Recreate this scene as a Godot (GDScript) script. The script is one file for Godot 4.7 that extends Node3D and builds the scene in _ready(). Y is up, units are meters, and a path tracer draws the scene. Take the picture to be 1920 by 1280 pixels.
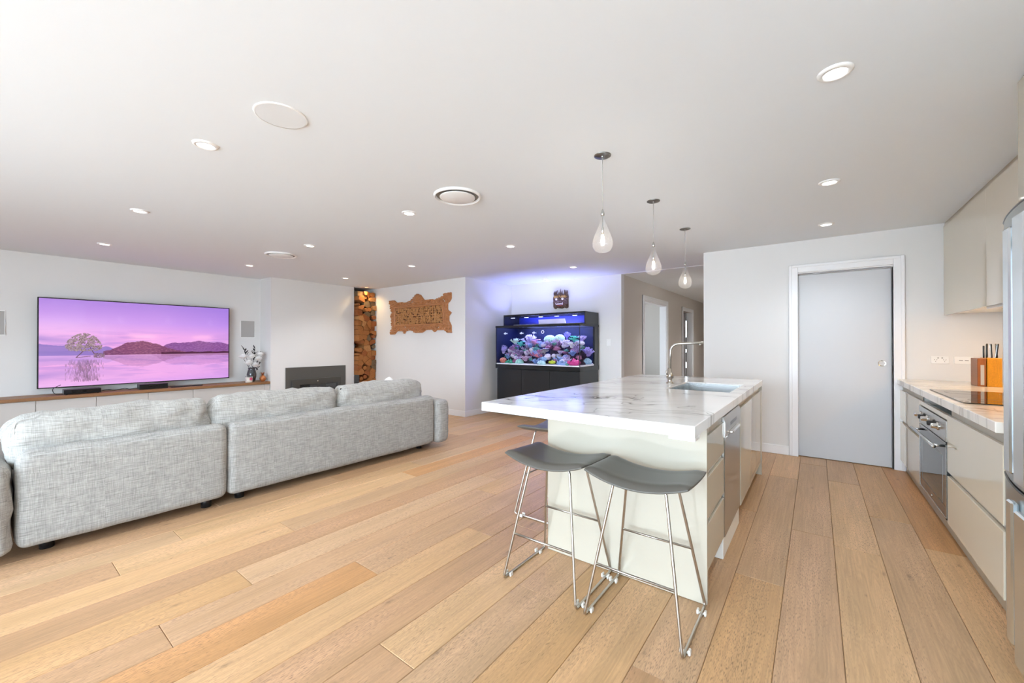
extends Node3D
# Open-plan living room and kitchen. x runs to the right, -z along the floorboards away from the camera, metres.

const CEIL := 2.385
var taken := {}
var M := {}
var rng := RandomNumberGenerator.new()
var uv_off := Vector2.ZERO
var uv_rot := false
var uv_top := false      # map sides like the top, so that the figure of a slab runs over its edge


func _ready() -> void:
	rng.seed = 7
	setup_view()
	make_textures()
	make_materials()
	build_shell()
	build_floor()
	build_ceiling_fittings()
	build_island()
	build_stools()
	build_kitchen_run()
	build_fridge()
	build_pendants()
	build_sofa()
	build_tv_wall()
	build_fireplace()
	build_firewood()
	build_carving()
	build_mask()
	build_aquarium()
	build_small_things()


func setup_view() -> void:
	var cam := Camera3D.new()
	cam.name = "camera"
	cam.fov = rad_to_deg(2.0 * atan(640.0 / 757.08))
	cam.position = Vector3(0, 1.25, 0)
	cam.rotation = Vector3(0.0050157, 0.644698, 0)
	cam.near = 0.05
	cam.far = 200.0
	add_child(cam)
	cam.current = true
	var sky_mat := ProceduralSkyMaterial.new()          # bright even overcast over pale paving
	sky_mat.sky_top_color = Color(0.83, 0.92, 1.0)
	sky_mat.sky_horizon_color = Color(0.87, 0.935, 1.0)
	sky_mat.ground_horizon_color = Color(0.67, 0.71, 0.75)
	sky_mat.ground_bottom_color = Color(0.67, 0.71, 0.75)
	sky_mat.sun_angle_max = 0.0
	var sky := Sky.new()
	sky.sky_material = sky_mat
	var env := Environment.new()
	env.background_mode = Environment.BG_SKY
	env.sky = sky
	env.background_energy_multiplier = SKY_ENERGY
	env.tonemap_mode = Environment.TONE_MAPPER_LINEAR
	env.tonemap_exposure = 1.13
	env.sdfgi_enabled = true
	env.ssao_enabled = true
	env.ssil_enabled = true
	var we := WorldEnvironment.new()
	we.name = "world"
	we.environment = env
	add_child(we)

const SKY_ENERGY := 15.0
const SPOT_ENERGY := 0.78
const PENDANT_ENERGY := 0.03


# ------------------------------------------------------------------ helpers
func numbered(n: String) -> String:
	if not taken.has(n):
		taken[n] = 0
		return n
	taken[n] += 1
	return "%s_%03d" % [n, taken[n]]


func sts(smooth := false) -> SurfaceTool:
	var st := SurfaceTool.new()
	st.begin(Mesh.PRIMITIVE_TRIANGLES)
	st.set_smooth_group(0 if smooth else -1)
	return st


func part(n: String, st: SurfaceTool, m: Material, parent: Node3D, shift := Vector3.ZERO) -> MeshInstance3D:
	var o := MeshInstance3D.new()
	o.name = n
	st.generate_normals()
	var me := st.commit()
	if shift != Vector3.ZERO:
		var s2 := SurfaceTool.new()
		s2.begin(Mesh.PRIMITIVE_TRIANGLES)
		s2.append_from(me, 0, Transform3D(Basis(), -shift))
		me = s2.commit()
	o.mesh = me
	o.material_override = m
	o.cast_shadow = GeometryInstance3D.SHADOW_CASTING_SETTING_ON
	parent.add_child(o, true)
	return o


# part of a thing, drawn in room coordinates
func wpart(n: String, st: SurfaceTool, m: Material, parent: Node3D) -> MeshInstance3D:
	var at := parent.position
	if parent.get_parent() != self:
		at += parent.get_parent().position
	return part(n, st, m, parent, at)


func thing(n: String, label: String, category: String, at := Vector3.ZERO, group := "") -> Node3D:
	var o := Node3D.new()
	o.name = numbered(n)
	o.position = at
	add_child(o)
	return tag(o, label, category, group)


func tag(o: Node3D, label: String, category: String, group := "") -> Node3D:
	o.set_meta("label", label)
	o.set_meta("category", category)
	if group != "":
		o.set_meta("group", group)
	return o


# a thing that is one mesh, drawn in room coordinates, its origin at its base
func single(n: String, st: SurfaceTool, m: Material, label: String, category: String, at: Vector3, group := "") -> MeshInstance3D:
	var o := part(numbered(n), st, m, self, at)
	o.position = at
	tag(o, label, category, group)
	return o


func structure(n: String, st: SurfaceTool, m: Material) -> MeshInstance3D:
	var o := part(numbered(n), st, m, self)
	o.set_meta("kind", "structure")
	return o


func dup(o: Node3D, at: Vector3, label: String, turn := 0.0) -> Node3D:
	var c: Node3D = o.duplicate()
	var base: String = o.name
	if base.length() > 4 and base.right(3).is_valid_int():
		base = base.left(-4)
	c.name = numbered(base)
	add_child(c)
	c.position = at
	c.rotation.y = turn
	c.set_meta("label", label)
	return c


func uvp(p: Vector3, n: Vector3) -> Vector2:
	var a := n.abs()
	var r: Vector2
	if uv_top or (a.y >= a.x and a.y >= a.z):
		r = Vector2(p.x, p.z)
		if uv_top:
			r.y += (p.y - 0.9) * 0.15
	elif a.x >= a.z:
		r = Vector2(p.y, p.z)
	else:
		r = Vector2(p.x, p.y)
	if uv_rot:
		r = Vector2(r.y, r.x)
	return r + uv_off


func face(st: SurfaceTool, pts: Array, n: Vector3) -> void:
	for i in range(1, pts.size() - 1):
		var a: Vector3 = pts[0]
		var b: Vector3 = pts[i]
		var c: Vector3 = pts[i + 1]
		if (b - a).cross(c - a).dot(n) > 0.0:
			var t := b
			b = c
			c = t
		for p: Vector3 in [a, b, c]:
			st.set_uv(uvp(p, n))
			st.add_vertex(p)


func box(st: SurfaceTool, a: Vector3, b: Vector3, bev := 0.0) -> void:
	var lo := Vector3(minf(a.x, b.x), minf(a.y, b.y), minf(a.z, b.z))
	var hi := Vector3(maxf(a.x, b.x), maxf(a.y, b.y), maxf(a.z, b.z))
	var size := hi - lo
	var e := minf(bev, 0.45 * minf(size.x, minf(size.y, size.z)))
	var ends := [lo, hi]
	for ax in 3:
		var u := (ax + 1) % 3
		var v := (ax + 2) % 3
		for s in 2:
			var n := Vector3.ZERO
			n[ax] = s * 2 - 1
			var pts := []
			for k in [[0, 0], [1, 0], [1, 1], [0, 1]]:
				var p := Vector3.ZERO
				p[ax] = ends[s][ax]
				p[u] = ends[k[0]][u] + (e if k[0] == 0 else -e)
				p[v] = ends[k[1]][v] + (e if k[1] == 0 else -e)
				pts.append(p)
			face(st, pts, n)
	if e <= 0.0:
		return
	for ax in 3:            # edges along ax
		var u := (ax + 1) % 3
		var v := (ax + 2) % 3
		for su in 2:
			for sv in 2:
				var n := Vector3.ZERO
				n[u] = su * 2 - 1
				n[v] = sv * 2 - 1
				var pts := []
				for k in 4:
					var p := Vector3.ZERO
					p[ax] = lo[ax] + e if k == 0 or k == 3 else hi[ax] - e
					var on_u: bool = k < 2
					p[u] = ends[su][u] + (0.0 if on_u else (e if su == 0 else -e))
					p[v] = ends[sv][v] + ((e if sv == 0 else -e) if on_u else 0.0)
					pts.append(p)
				face(st, pts, n)
	for k in 8:
		var s := [k & 1, (k >> 1) & 1, (k >> 2) & 1]
		var n := Vector3(s[0] * 2 - 1, s[1] * 2 - 1, s[2] * 2 - 1)
		var pts := []
		for ax in 3:
			var p := Vector3.ZERO
			for j in 3:
				p[j] = ends[s[j]][j] + (0.0 if j == ax else (e if s[j] == 0 else -e))
			pts.append(p)
		face(st, pts, n)


# revolve a profile of (radius, height), bottom to top outside
func lathe(st: SurfaceTool, prof: Array, seg := 24, at := Vector3.ZERO, wob := 0.0, wseed := 0) -> void:
	var rings := []
	var r2 := RandomNumberGenerator.new()
	r2.seed = wseed
	for q: Vector2 in prof:
		var ring := []
		for i in seg:
			var a := TAU * i / seg
			var r := q.x + (r2.randf_range(-wob, wob) if q.x > 0.012 else 0.0)
			ring.append(at + Vector3(cos(a) * r, q.y, sin(a) * r))
		rings.append(ring)
	for k in prof.size() - 1:
		var d: Vector2 = prof[k + 1] - prof[k]
		for i in seg:
			var j := (i + 1) % seg
			var a := TAU * (i + 0.5) / seg
			var n := Vector3(cos(a) * d.y, -d.x, sin(a) * d.y)
			var p: Array = [rings[k][i], rings[k][j], rings[k + 1][j], rings[k + 1][i]]
			if prof[k].x < 1e-5:
				p = [rings[k][i], rings[k + 1][j], rings[k + 1][i]]
			elif prof[k + 1].x < 1e-5:
				p = [rings[k][i], rings[k][j], rings[k + 1][i]]
			face(st, p, n)


func tube(st: SurfaceTool, pts: Array, r: Variant, seg := 10) -> void:
	var rings := []
	var up := Vector3.UP
	var prev := Vector3.ZERO
	var side := Vector3.ZERO
	for i in pts.size():
		var t: Vector3
		if i == 0:
			t = (pts[1] - pts[0]).normalized()
		elif i == pts.size() - 1:
			t = (pts[i] - pts[i - 1]).normalized()
		else:
			t = ((pts[i + 1] - pts[i]).normalized() + (pts[i] - pts[i - 1]).normalized()).normalized()
		if i == 0:
			up = Vector3.UP if absf(t.y) < 0.9 else Vector3.RIGHT
			side = t.cross(up).normalized()
		else:
			side = (side - t * side.dot(t)).normalized()
		prev = t
		var w := t.cross(side).normalized()
		var rr: float = r[i] if r is Array else r
		var ring := []
		for k in seg:
			var a := TAU * k / seg
			ring.append(pts[i] + (side * cos(a) + w * sin(a)) * rr)
		rings.append(ring)
	for i in pts.size() - 1:
		var mid: Vector3 = (pts[i] + pts[i + 1]) * 0.5
		for k in seg:
			var j := (k + 1) % seg
			var p := [rings[i][k], rings[i][j], rings[i + 1][j], rings[i + 1][k]]
			face(st, p, (p[0] + p[1] + p[2] + p[3]) * 0.25 - mid)
	face(st, rings[0], pts[0] - pts[1])
	face(st, rings[-1], pts[-1] - pts[-2])


# points of a polyline with its corners rounded
func rounded(pts: Array, r: float, n := 5) -> Array:
	var out := [pts[0]]
	for i in range(1, pts.size() - 1):
		var p: Vector3 = pts[i]
		var a: Vector3 = pts[i - 1] - p
		var b: Vector3 = pts[i + 1] - p
		var d := minf(r, 0.45 * minf(a.length(), b.length()))
		var p0 := p + a.normalized() * d
		var p1 := p + b.normalized() * d
		for k in n + 1:
			var t := float(k) / n
			out.append(p0.lerp(p, t).lerp(p.lerp(p1, t), t))
	out.append(pts[-1])
	return out


# polygon (in the plane of axes u, v) pushed along w
func prism(st: SurfaceTool, poly: PackedVector2Array, u: Vector3, v: Vector3, w: Vector3, at: Vector3) -> void:
	var idx := Geometry2D.triangulate_polygon(poly)
	for k in range(0, idx.size(), 3):
		var a := poly[idx[k]]
		var b := poly[idx[k + 1]]
		var c := poly[idx[k + 2]]
		face(st, [at + u * a.x + v * a.y, at + u * b.x + v * b.y, at + u * c.x + v * c.y], -w)
		face(st, [at + w + u * a.x + v * a.y, at + w + u * b.x + v * b.y, at + w + u * c.x + v * c.y], w)
	var turn := 1.0 if Geometry2D.is_polygon_clockwise(poly) else -1.0
	for i in poly.size():
		var a := poly[i]
		var b := poly[(i + 1) % poly.size()]
		var d := (b - a).orthogonal() * -turn
		var pa := at + u * a.x + v * a.y
		var pb := at + u * b.x + v * b.y
		face(st, [pa, pb, pb + w, pa + w], u * d.x + v * d.y)


# upholstered block: rounded box, its faces puffed out
func soft_box(st: SurfaceTool, centre: Vector3, size: Vector3, r: float, puff := Vector3.ZERO, n := 14, lump := 0.0, lseed := 0, turn := Basis()) -> void:
	var h := size * 0.5
	var rr := minf(r, minf(h.x, minf(h.y, h.z)))
	var inner := h - Vector3.ONE * rr
	var ns := FastNoiseLite.new()
	ns.seed = lseed
	ns.frequency = 3.5
	for ax in 3:
		var u := (ax + 1) % 3
		var v := (ax + 2) % 3
		for s in [-1.0, 1.0]:
			var grid := []
			for i in n + 1:
				var row := []
				for j in n + 1:
					var q := Vector3.ZERO
					q[ax] = s * h[ax]
					q[u] = soft_step(i, n, h[u], rr)
					q[v] = soft_step(j, n, h[v], rr)
					var c := q.clamp(-inner, inner)
					var d := q - c
					var p := c + d.normalized() * rr
					var f := p / h
					p.x += puff.x * f.x * (1.0 - f.y * f.y) * (1.0 - f.z * f.z)
					p.y += puff.y * f.y * (1.0 - f.x * f.x) * (1.0 - f.z * f.z)
					p.z += puff.z * f.z * (1.0 - f.x * f.x) * (1.0 - f.y * f.y)
					if lump > 0.0:
						p += d.normalized() * lump * ns.get_noise_3d(p.x * 2.0 + lseed, p.y * 2.0, p.z * 2.0)
					row.append(turn * p + centre)
				grid.append(row)
			var nn := Vector3.ZERO
			nn[ax] = s
			nn = turn * nn
			for i in n:
				for j in n:
					face(st, [grid[i][j], grid[i + 1][j], grid[i + 1][j + 1], grid[i][j + 1]], nn)


func soft_step(i: int, n: int, h: float, r: float) -> float:
	var e := mini(4, n / 3)          # steps spent on each rounded edge
	if i <= e:
		return -h + r * i / e
	if i >= n - e:
		return h - r * (n - i) / e
	return lerpf(-h + r, h - r, float(i - e) / (n - 2 * e))


func blob(st: SurfaceTool, at: Vector3, size: Vector3, amp: float, freq: float, sd: int, n := 14, dome := false) -> void:
	var ns := FastNoiseLite.new()
	ns.seed = sd
	ns.frequency = freq
	var rows := []
	for i in n + 1:
		var th := PI * i / n * (0.5 if dome else 1.0)
		var row := []
		for j in n * 2:
			var ph := TAU * j / (n * 2)
			var d := Vector3(sin(th) * cos(ph), cos(th), sin(th) * sin(ph))
			var k := 1.0 + amp * ns.get_noise_3dv(d * 10.0)
			row.append(at + d * size * k)
		rows.append(row)
	for i in n:
		for j in n * 2:
			var k := (j + 1) % (n * 2)
			var p := [rows[i][j], rows[i][k], rows[i + 1][k], rows[i + 1][j]]
			if i == 0:
				p = [rows[0][0], rows[1][k], rows[1][j]]
			elif i == n - 1 and not dome:
				p = [rows[i][j], rows[i][k], rows[n][0]]
			var c: Vector3 = (p[0] + p[1] + p[2]) / 3.0 - at
			face(st, p, c)


func mat(n: String, c: Color, rough := 0.5, metal := 0.0) -> StandardMaterial3D:
	var m := StandardMaterial3D.new()
	m.resource_name = n
	m.albedo_color = c
	m.roughness = rough
	m.metallic = metal
	M[n] = m
	return m


func hexc(s: String) -> Color:
	return Color.html(s)


func glow(n: String, c: Color, e: float) -> StandardMaterial3D:
	var m := mat(n, Color(0.9, 0.9, 0.9), 0.5)
	m.emission_enabled = true
	m.emission = c
	m.emission_energy_multiplier = e
	return m


func pane(n: String, c: Color, alpha: float, rough := 0.02) -> StandardMaterial3D:
	var m := mat(n, Color(c.r, c.g, c.b, alpha), rough)
	m.transparency = BaseMaterial3D.TRANSPARENCY_ALPHA
	return m


# ------------------------------------------------------------------ textures and materials
var T := {}

func tex(n: String, im: Image) -> void:
	T[n] = ImageTexture.create_from_image(im)


func rand_rows(w: int, h: int, sw: int, sh: int, sd: int) -> Image:      # random values on a coarse grid, stretched to w x h
	var r := RandomNumberGenerator.new()
	r.seed = sd
	var b := PackedByteArray()
	b.resize(sw * sh)
	for i in b.size():
		b[i] = r.randi() % 256
	var im := Image.create_from_data(sw, sh, false, Image.FORMAT_L8, b)
	im.resize(w, h, Image.INTERPOLATE_CUBIC)
	return im


func seam_noise(w: int, h: int, sw: int, sh: int, freq: float, sd: int, oct := 3) -> PackedByteArray:
	var f := FastNoiseLite.new()
	f.seed = sd
	f.frequency = freq
	f.fractal_octaves = oct
	var im := f.get_seamless_image(sw, sh)
	im.convert(Image.FORMAT_L8)
	im.resize(w, h, Image.INTERPOLATE_CUBIC)
	return im.get_data()


func make_textures() -> void:
	# oak: soft streaks, cathedral bands, short pores and a few knots. 0.9 m across by 3.6 m along
	var w := 640
	var h := 2048
	var fine := seam_noise(w, h, 640, 80, 0.10, 11, 2)
	var pore := seam_noise(w, h, 640, 400, 0.32, 12, 1)
	var mid := seam_noise(w, h, 256, 64, 0.03, 13, 3)
	var wide := seam_noise(w, h, 128, 96, 0.025, 14, 2)
	var knots := []
	var r := RandomNumberGenerator.new()
	r.seed = 5
	for k in 9:
		knots.append([r.randf() * w, r.randf() * h, r.randf_range(2.5, 8)])
	var rgb := PackedByteArray()
	rgb.resize(w * h * 3)
	var hb := PackedByteArray()
	hb.resize(w * h)
	var dark := {}
	for k: Array in knots:
		var R: float = k[2]
		for dy in range(-int(R * 7), int(R * 7)):
			for dx in range(-int(R * 3), int(R * 3)):
				var d := Vector2(dx / R, dy / (R * 2.2)).length()
				if d < 3.0:
					var x := posmod(int(k[0]) + dx, w)
					var y := posmod(int(k[1]) + dy, h)
					var q := 0.5 + 0.5 * sin(dx * 1.7 + dy * 0.9) * sin(dy * 0.7 - dx * 0.5)
					var a := 0.30 * exp(-d * d * 1.3) * q + 0.06 * exp(-d * 0.8) * (0.5 + 0.5 * sin(d * 9.0))
					dark[y * w + x] = maxf(dark.get(y * w + x, 0.0), a)
	for i in w * h:
		var f := fine[i] / 255.0 - 0.5
		var p := pore[i] / 255.0
		var m := mid[i] / 255.0 - 0.5
		var g := wide[i] / 255.0 - 0.5
		var band := sin((m * 11.0 + g * 5.0) * 6.0)
		var v := 1.0 + 0.11 * f + 0.09 * m + 0.10 * g + 0.022 * band
		var pd := clampf((p - 0.58) * 2.4, 0.0, 1.0) * clampf(0.55 + 2.2 * g + 0.5 * band, 0.1, 1.2)
		v -= 0.30 * pd
		v -= dark.get(i, 0.0)
		rgb[i * 3] = clampi(int(204.0 * v), 0, 255)
		rgb[i * 3 + 1] = clampi(int(170.0 * (v - 0.01 * m)), 0, 255)
		rgb[i * 3 + 2] = clampi(int(133.0 * (v + 0.04 * g)), 0, 255)
		hb[i] = clampi(int(165.0 + 50.0 * f - 110.0 * pd), 0, 255)
	tex("oak", Image.create_from_data(w, h, false, Image.FORMAT_RGB8, rgb))
	tex("oak_height", Image.create_from_data(w, h, false, Image.FORMAT_L8, hb))

	# white marble with grey-brown veins running along (0.8, -0.6), 1.4 m x 2.8 m
	w = 640
	h = 1280
	var n1 := FastNoiseLite.new()
	n1.seed = 21
	n1.frequency = 1.0
	n1.fractal_octaves = 4
	var n2 := FastNoiseLite.new()
	n2.seed = 22
	n2.frequency = 1.0
	n2.fractal_octaves = 3
	rgb = PackedByteArray()
	rgb.resize(w * h * 3)
	for y in h:
		for x in w:
			var px := 1.4 * x / w
			var pz := 2.8 * y / h
			var s := 0.88 * px - 0.47 * pz
			var t := 0.47 * px + 0.88 * pz
			var wp := n2.get_noise_2d(s * 1.3, t * 2.0)
			var a := n1.get_noise_2d(s * 0.55 + 0.2 * wp, t * 2.6 + 0.7 * wp)
			var mask := clampf(n2.get_noise_2d(s * 0.9 + 31.0, t * 1.6 + 9.0) * 1.9 + 0.42, 0.0, 1.0)
			var vein := exp(-absf(a) * 45.0) * mask
			var b := n1.get_noise_2d(s * 1.5 + 50.0 + 0.4 * wp, t * 9.0 + 1.2 * wp)
			var fine_v := exp(-absf(b) * 16.0) * mask * mask * 0.34
			var cloud := clampf(n2.get_noise_2d(s * 0.7 + 7.0, t * 2.4 + 3.0) + 0.1, 0.0, 1.0) * 0.16
			var d := clampf(vein * 0.95 + fine_v * 1.3 + cloud, 0.0, 0.95)
			var i := (y * w + x) * 3
			rgb[i] = int(245.0 - 120.0 * d)
			rgb[i + 1] = int(243.0 - 123.0 * d)
			rgb[i + 2] = int(240.0 - 126.0 * d)
	tex("marble", Image.create_from_data(w, h, false, Image.FORMAT_RGB8, rgb))

	# slubby linen weave, 0.5 m square
	w = 512
	var hz := rand_rows(w, w, 14, 256, 31).get_data()
	var vt := rand_rows(w, w, 256, 12, 32).get_data()
	var hz2 := rand_rows(w, w, 30, 512, 33).get_data()
	var vt2 := rand_rows(w, w, 512, 30, 34).get_data()
	rgb = PackedByteArray()
	rgb.resize(w * w * 3)
	hb = PackedByteArray()
	hb.resize(w * w)
	for i in w * w:
		var a := hz[i] / 255.0
		var b := vt[i] / 255.0
		var c := hz2[i] / 255.0 + vt2[i] / 255.0 - 1.0
		var v := 0.86 - 0.13 * pow(1.0 - b, 2.4) - 0.08 * pow(1.0 - a, 2.6) + 0.06 * pow(a, 3.0) + 0.06 * pow(b, 3.0) + 0.045 * c
		rgb[i * 3] = clampi(int(255.0 * v), 0, 255)
		rgb[i * 3 + 1] = clampi(int(253.0 * v), 0, 255)
		rgb[i * 3 + 2] = clampi(int(250.0 * v), 0, 255)
		hb[i] = clampi(int(128.0 + 90.0 * c + 40.0 * (a + b - 1.0)), 0, 255)
	tex("linen", Image.create_from_data(w, w, false, Image.FORMAT_RGB8, rgb))
	tex("linen_height", Image.create_from_data(w, w, false, Image.FORMAT_L8, hb))

	# sawn end of a log: rings and radial cracks, 0.2 m square
	w = 256
	rgb = PackedByteArray()
	rgb.resize(w * w * 3)
	for y in w:
		for x in w:
			var q := Vector2(x - 90.0, y - 110.0)
			var ang := q.angle()
			var d := q.length() * (1.0 + 0.06 * sin(ang * 3.0)) + 5.0 * n1.get_noise_2d(x * 0.02, y * 0.02)
			var v := 0.86 + 0.10 * sin(d * 0.55) + 0.22 * n1.get_noise_2d(x * 0.05 + 9.0, y * 0.05)
			v -= 0.35 * exp(-absf(sin(ang * 2.5 + 0.7)) * 40.0) * clampf(d / 60.0, 0.0, 1.0)
			var i := (y * w + x) * 3
			rgb[i] = clampi(int(235.0 * v), 0, 255)
			rgb[i + 1] = clampi(int(205.0 * v), 0, 255)
			rgb[i + 2] = clampi(int(165.0 * v), 0, 255)
	tex("log_end", Image.create_from_data(w, w, false, Image.FORMAT_RGB8, rgb))
	make_screen()


# a lake at dusk: violet sky, far hills, a lone tree standing in the water
func make_screen() -> void:
	var w := 1024
	var h := 576
	var n := FastNoiseLite.new()
	n.seed = 3
	n.frequency = 1.0
	n.fractal_octaves = 4
	var im := Image.create(w, h, false, Image.FORMAT_RGB8)
	var ramp := Gradient.new()
	ramp.offsets = PackedFloat32Array([0.0, 0.25, 0.42, 0.55, 0.64])
	ramp.colors = PackedColorArray([Color(0.68, 0.52, 0.86), Color(0.80, 0.60, 0.92), Color(0.94, 0.67, 0.91), Color(0.93, 0.66, 0.90), Color(0.80, 0.62, 0.90)])
	var wl := 0.645
	for y in h:
		for x in w:
			var u := float(x) / w
			var v := float(y) / h
			var mir := v if v < wl else wl - (v - wl) * 0.85
			var c := ramp.sample(mir)
			c = c.lerp(Color(0.55, 0.42, 0.85), clampf((u - 0.55) * 0.8, 0.0, 0.45) * clampf(1.2 - mir * 1.6, 0.0, 1.0))
			c = c.lerp(Color(0.98, 0.82, 0.94), 0.35 * exp(-pow((u - 0.05) * 3.2, 2.0) - pow((mir - 0.33) * 7.0, 2.0)))
			var cl := n.get_noise_2d(u * 3.0, mir * 16.0)
			c = c.lerp(Color(0.62, 0.48, 0.80), clampf(cl * 1.6 - 0.1, 0.0, 0.45) * clampf((mir - 0.3) * 4.0, 0.0, 1.0))
			# low violet cloud at left
			c = c.lerp(Color(0.60, 0.50, 0.80), 0.6 * exp(-pow((mir - 0.45 - 0.03 * sin(u * 9.0)) * 22.0, 2.0)) * clampf(1.0 - u * 2.0, 0.0, 1.0))
			var yy := v if v < wl else wl - (v - wl) * 1.1
			var blur := 1.0 if v < wl else 0.55 * exp(-(v - wl) * 7.0)
			# hills: left far, middle, right
			var hl := 0.51 + 0.02 * sin(u * 14.0) + 0.03 * n.get_noise_2d(u * 7.0, 1.0) + clampf((u - 0.22) * 0.8, 0.0, 1.0)
			if yy > hl:
				c = c.lerp(Color(0.50, 0.42, 0.72), 0.75 * blur)
			var h2 := 0.575 - 0.07 * exp(-pow((u - 0.68) * 9.0, 2.0)) - 0.065 * exp(-pow((u - 0.84) * 8.0, 2.0)) - 0.05 * exp(-pow((u - 1.0) * 6.0, 2.0)) + 0.025 * n.get_noise_2d(u * 9.0, 5.0) + clampf((0.6 - u) * 1.2, 0.0, 1.0)
			if yy > h2:
				c = c.lerp(Color(0.47, 0.26, 0.52).lerp(Color(0.62, 0.40, 0.68), clampf(n.get_noise_2d(u * 40.0, yy * 60.0) + 0.2, 0.0, 0.7)), 0.9 * blur)
			var h3 := 0.64 - 0.135 * exp(-pow((u - 0.50) * 6.2, 2.0)) - 0.05 * exp(-pow((u - 0.40) * 9.0, 2.0)) + 0.015 * n.get_noise_2d(u * 22.0, 8.0)
			if yy > h3 and u > 0.28 and u < 0.72:
				c = c.lerp(Color(0.46, 0.24, 0.38).lerp(Color(0.66, 0.42, 0.52), clampf(n.get_noise_2d(u * 45.0, yy * 50.0) + 0.15, 0.0, 0.8)), 0.9 * blur)
			if yy > 0.618 - 0.004 * sin(u * 60.0) and u > 0.58:
				c = c.lerp(Color(0.28, 0.10, 0.22), 0.9 * blur)
			if v > wl:
				c = c.lerp(Color(0.97, 0.72, 0.93), 0.45 * exp(-(v - wl) * 34.0) + 0.10)
				c = c.lerp(Color(0.84, 0.66, 0.88), 0.08 + 0.08 * n.get_noise_2d(u * 2.0, v * 60.0))
			im.set_pixel(x, y, c)
	# the tree: trunk, limbs, dabs of leaf, and its reflection
	var r := RandomNumberGenerator.new()
	r.seed = 8
	var limbs := [[0.155, 0.67, 0.185, 0.60], [0.185, 0.60, 0.165, 0.52], [0.185, 0.60, 0.21, 0.48], [0.165, 0.52, 0.13, 0.49], [0.21, 0.48, 0.235, 0.45], [0.205, 0.50, 0.25, 0.55], [0.21, 0.52, 0.235, 0.62], [0.175, 0.55, 0.18, 0.45], [0.155, 0.67, 0.22, 0.655], [0.235, 0.62, 0.25, 0.66]]
	for l: Array in limbs:
		for k in 60:
			var t := k / 60.0
			var p := Vector2(lerpf(l[0], l[2], t) * w, (lerpf(l[1], l[3], t)) * h)
			im.fill_rect(Rect2i(int(p.x), int(p.y), 4, 3), Color(0.42, 0.30, 0.36))
	for k in 2600:
		var a := r.randf() * TAU
		var d := sqrt(r.randf())
		var p := Vector2(0.19 + cos(a) * d * 0.083, 0.49 + sin(a) * d * 0.105 + 0.05 * pow(absf(cos(a) * d), 2.0))
		if n.get_noise_2d(p.x * 30.0, p.y * 18.0) < -0.22:
			continue
		var c := Color(0.46, 0.36, 0.40).lerp(Color(0.74, 0.65, 0.66), r.randf())
		im.fill_rect(Rect2i(int(p.x * w), int(p.y * h), 3 + r.randi() % 4, 3), c)
	for k in 220:
		var p := Vector2(r.randf_range(0.235, 0.285), r.randf_range(0.62, 0.675))
		im.fill_rect(Rect2i(int(p.x * w), int(p.y * h), 4, 3), Color(0.40, 0.28, 0.38).lerp(Color(0.66, 0.54, 0.60), r.randf()))
	for k in 700:
		var u := clampf(r.randfn(0.195, 0.035), 0.11, 0.28)
		var v := r.randf_range(0.69, 0.93)
		var q := Vector2i(int(u * w), int(v * h))
		var old := im.get_pixelv(q)
		im.fill_rect(Rect2i(q.x, q.y, 3, 16), old.lerp(Color(0.52, 0.40, 0.50), 0.28))
	tex("screen", im)


func textured(n: String, t: String, tint: Color, rough: float, scale: Vector2, bump := "", depth := 0.0) -> StandardMaterial3D:
	var m := mat(n, tint, rough)
	m.albedo_texture = T[t]
	m.uv1_scale = Vector3(scale.x, scale.y, 1)
	if bump != "":
		m.heightmap_enabled = true
		m.heightmap_texture = T[bump]
		m.heightmap_scale = depth
	return m


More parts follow.
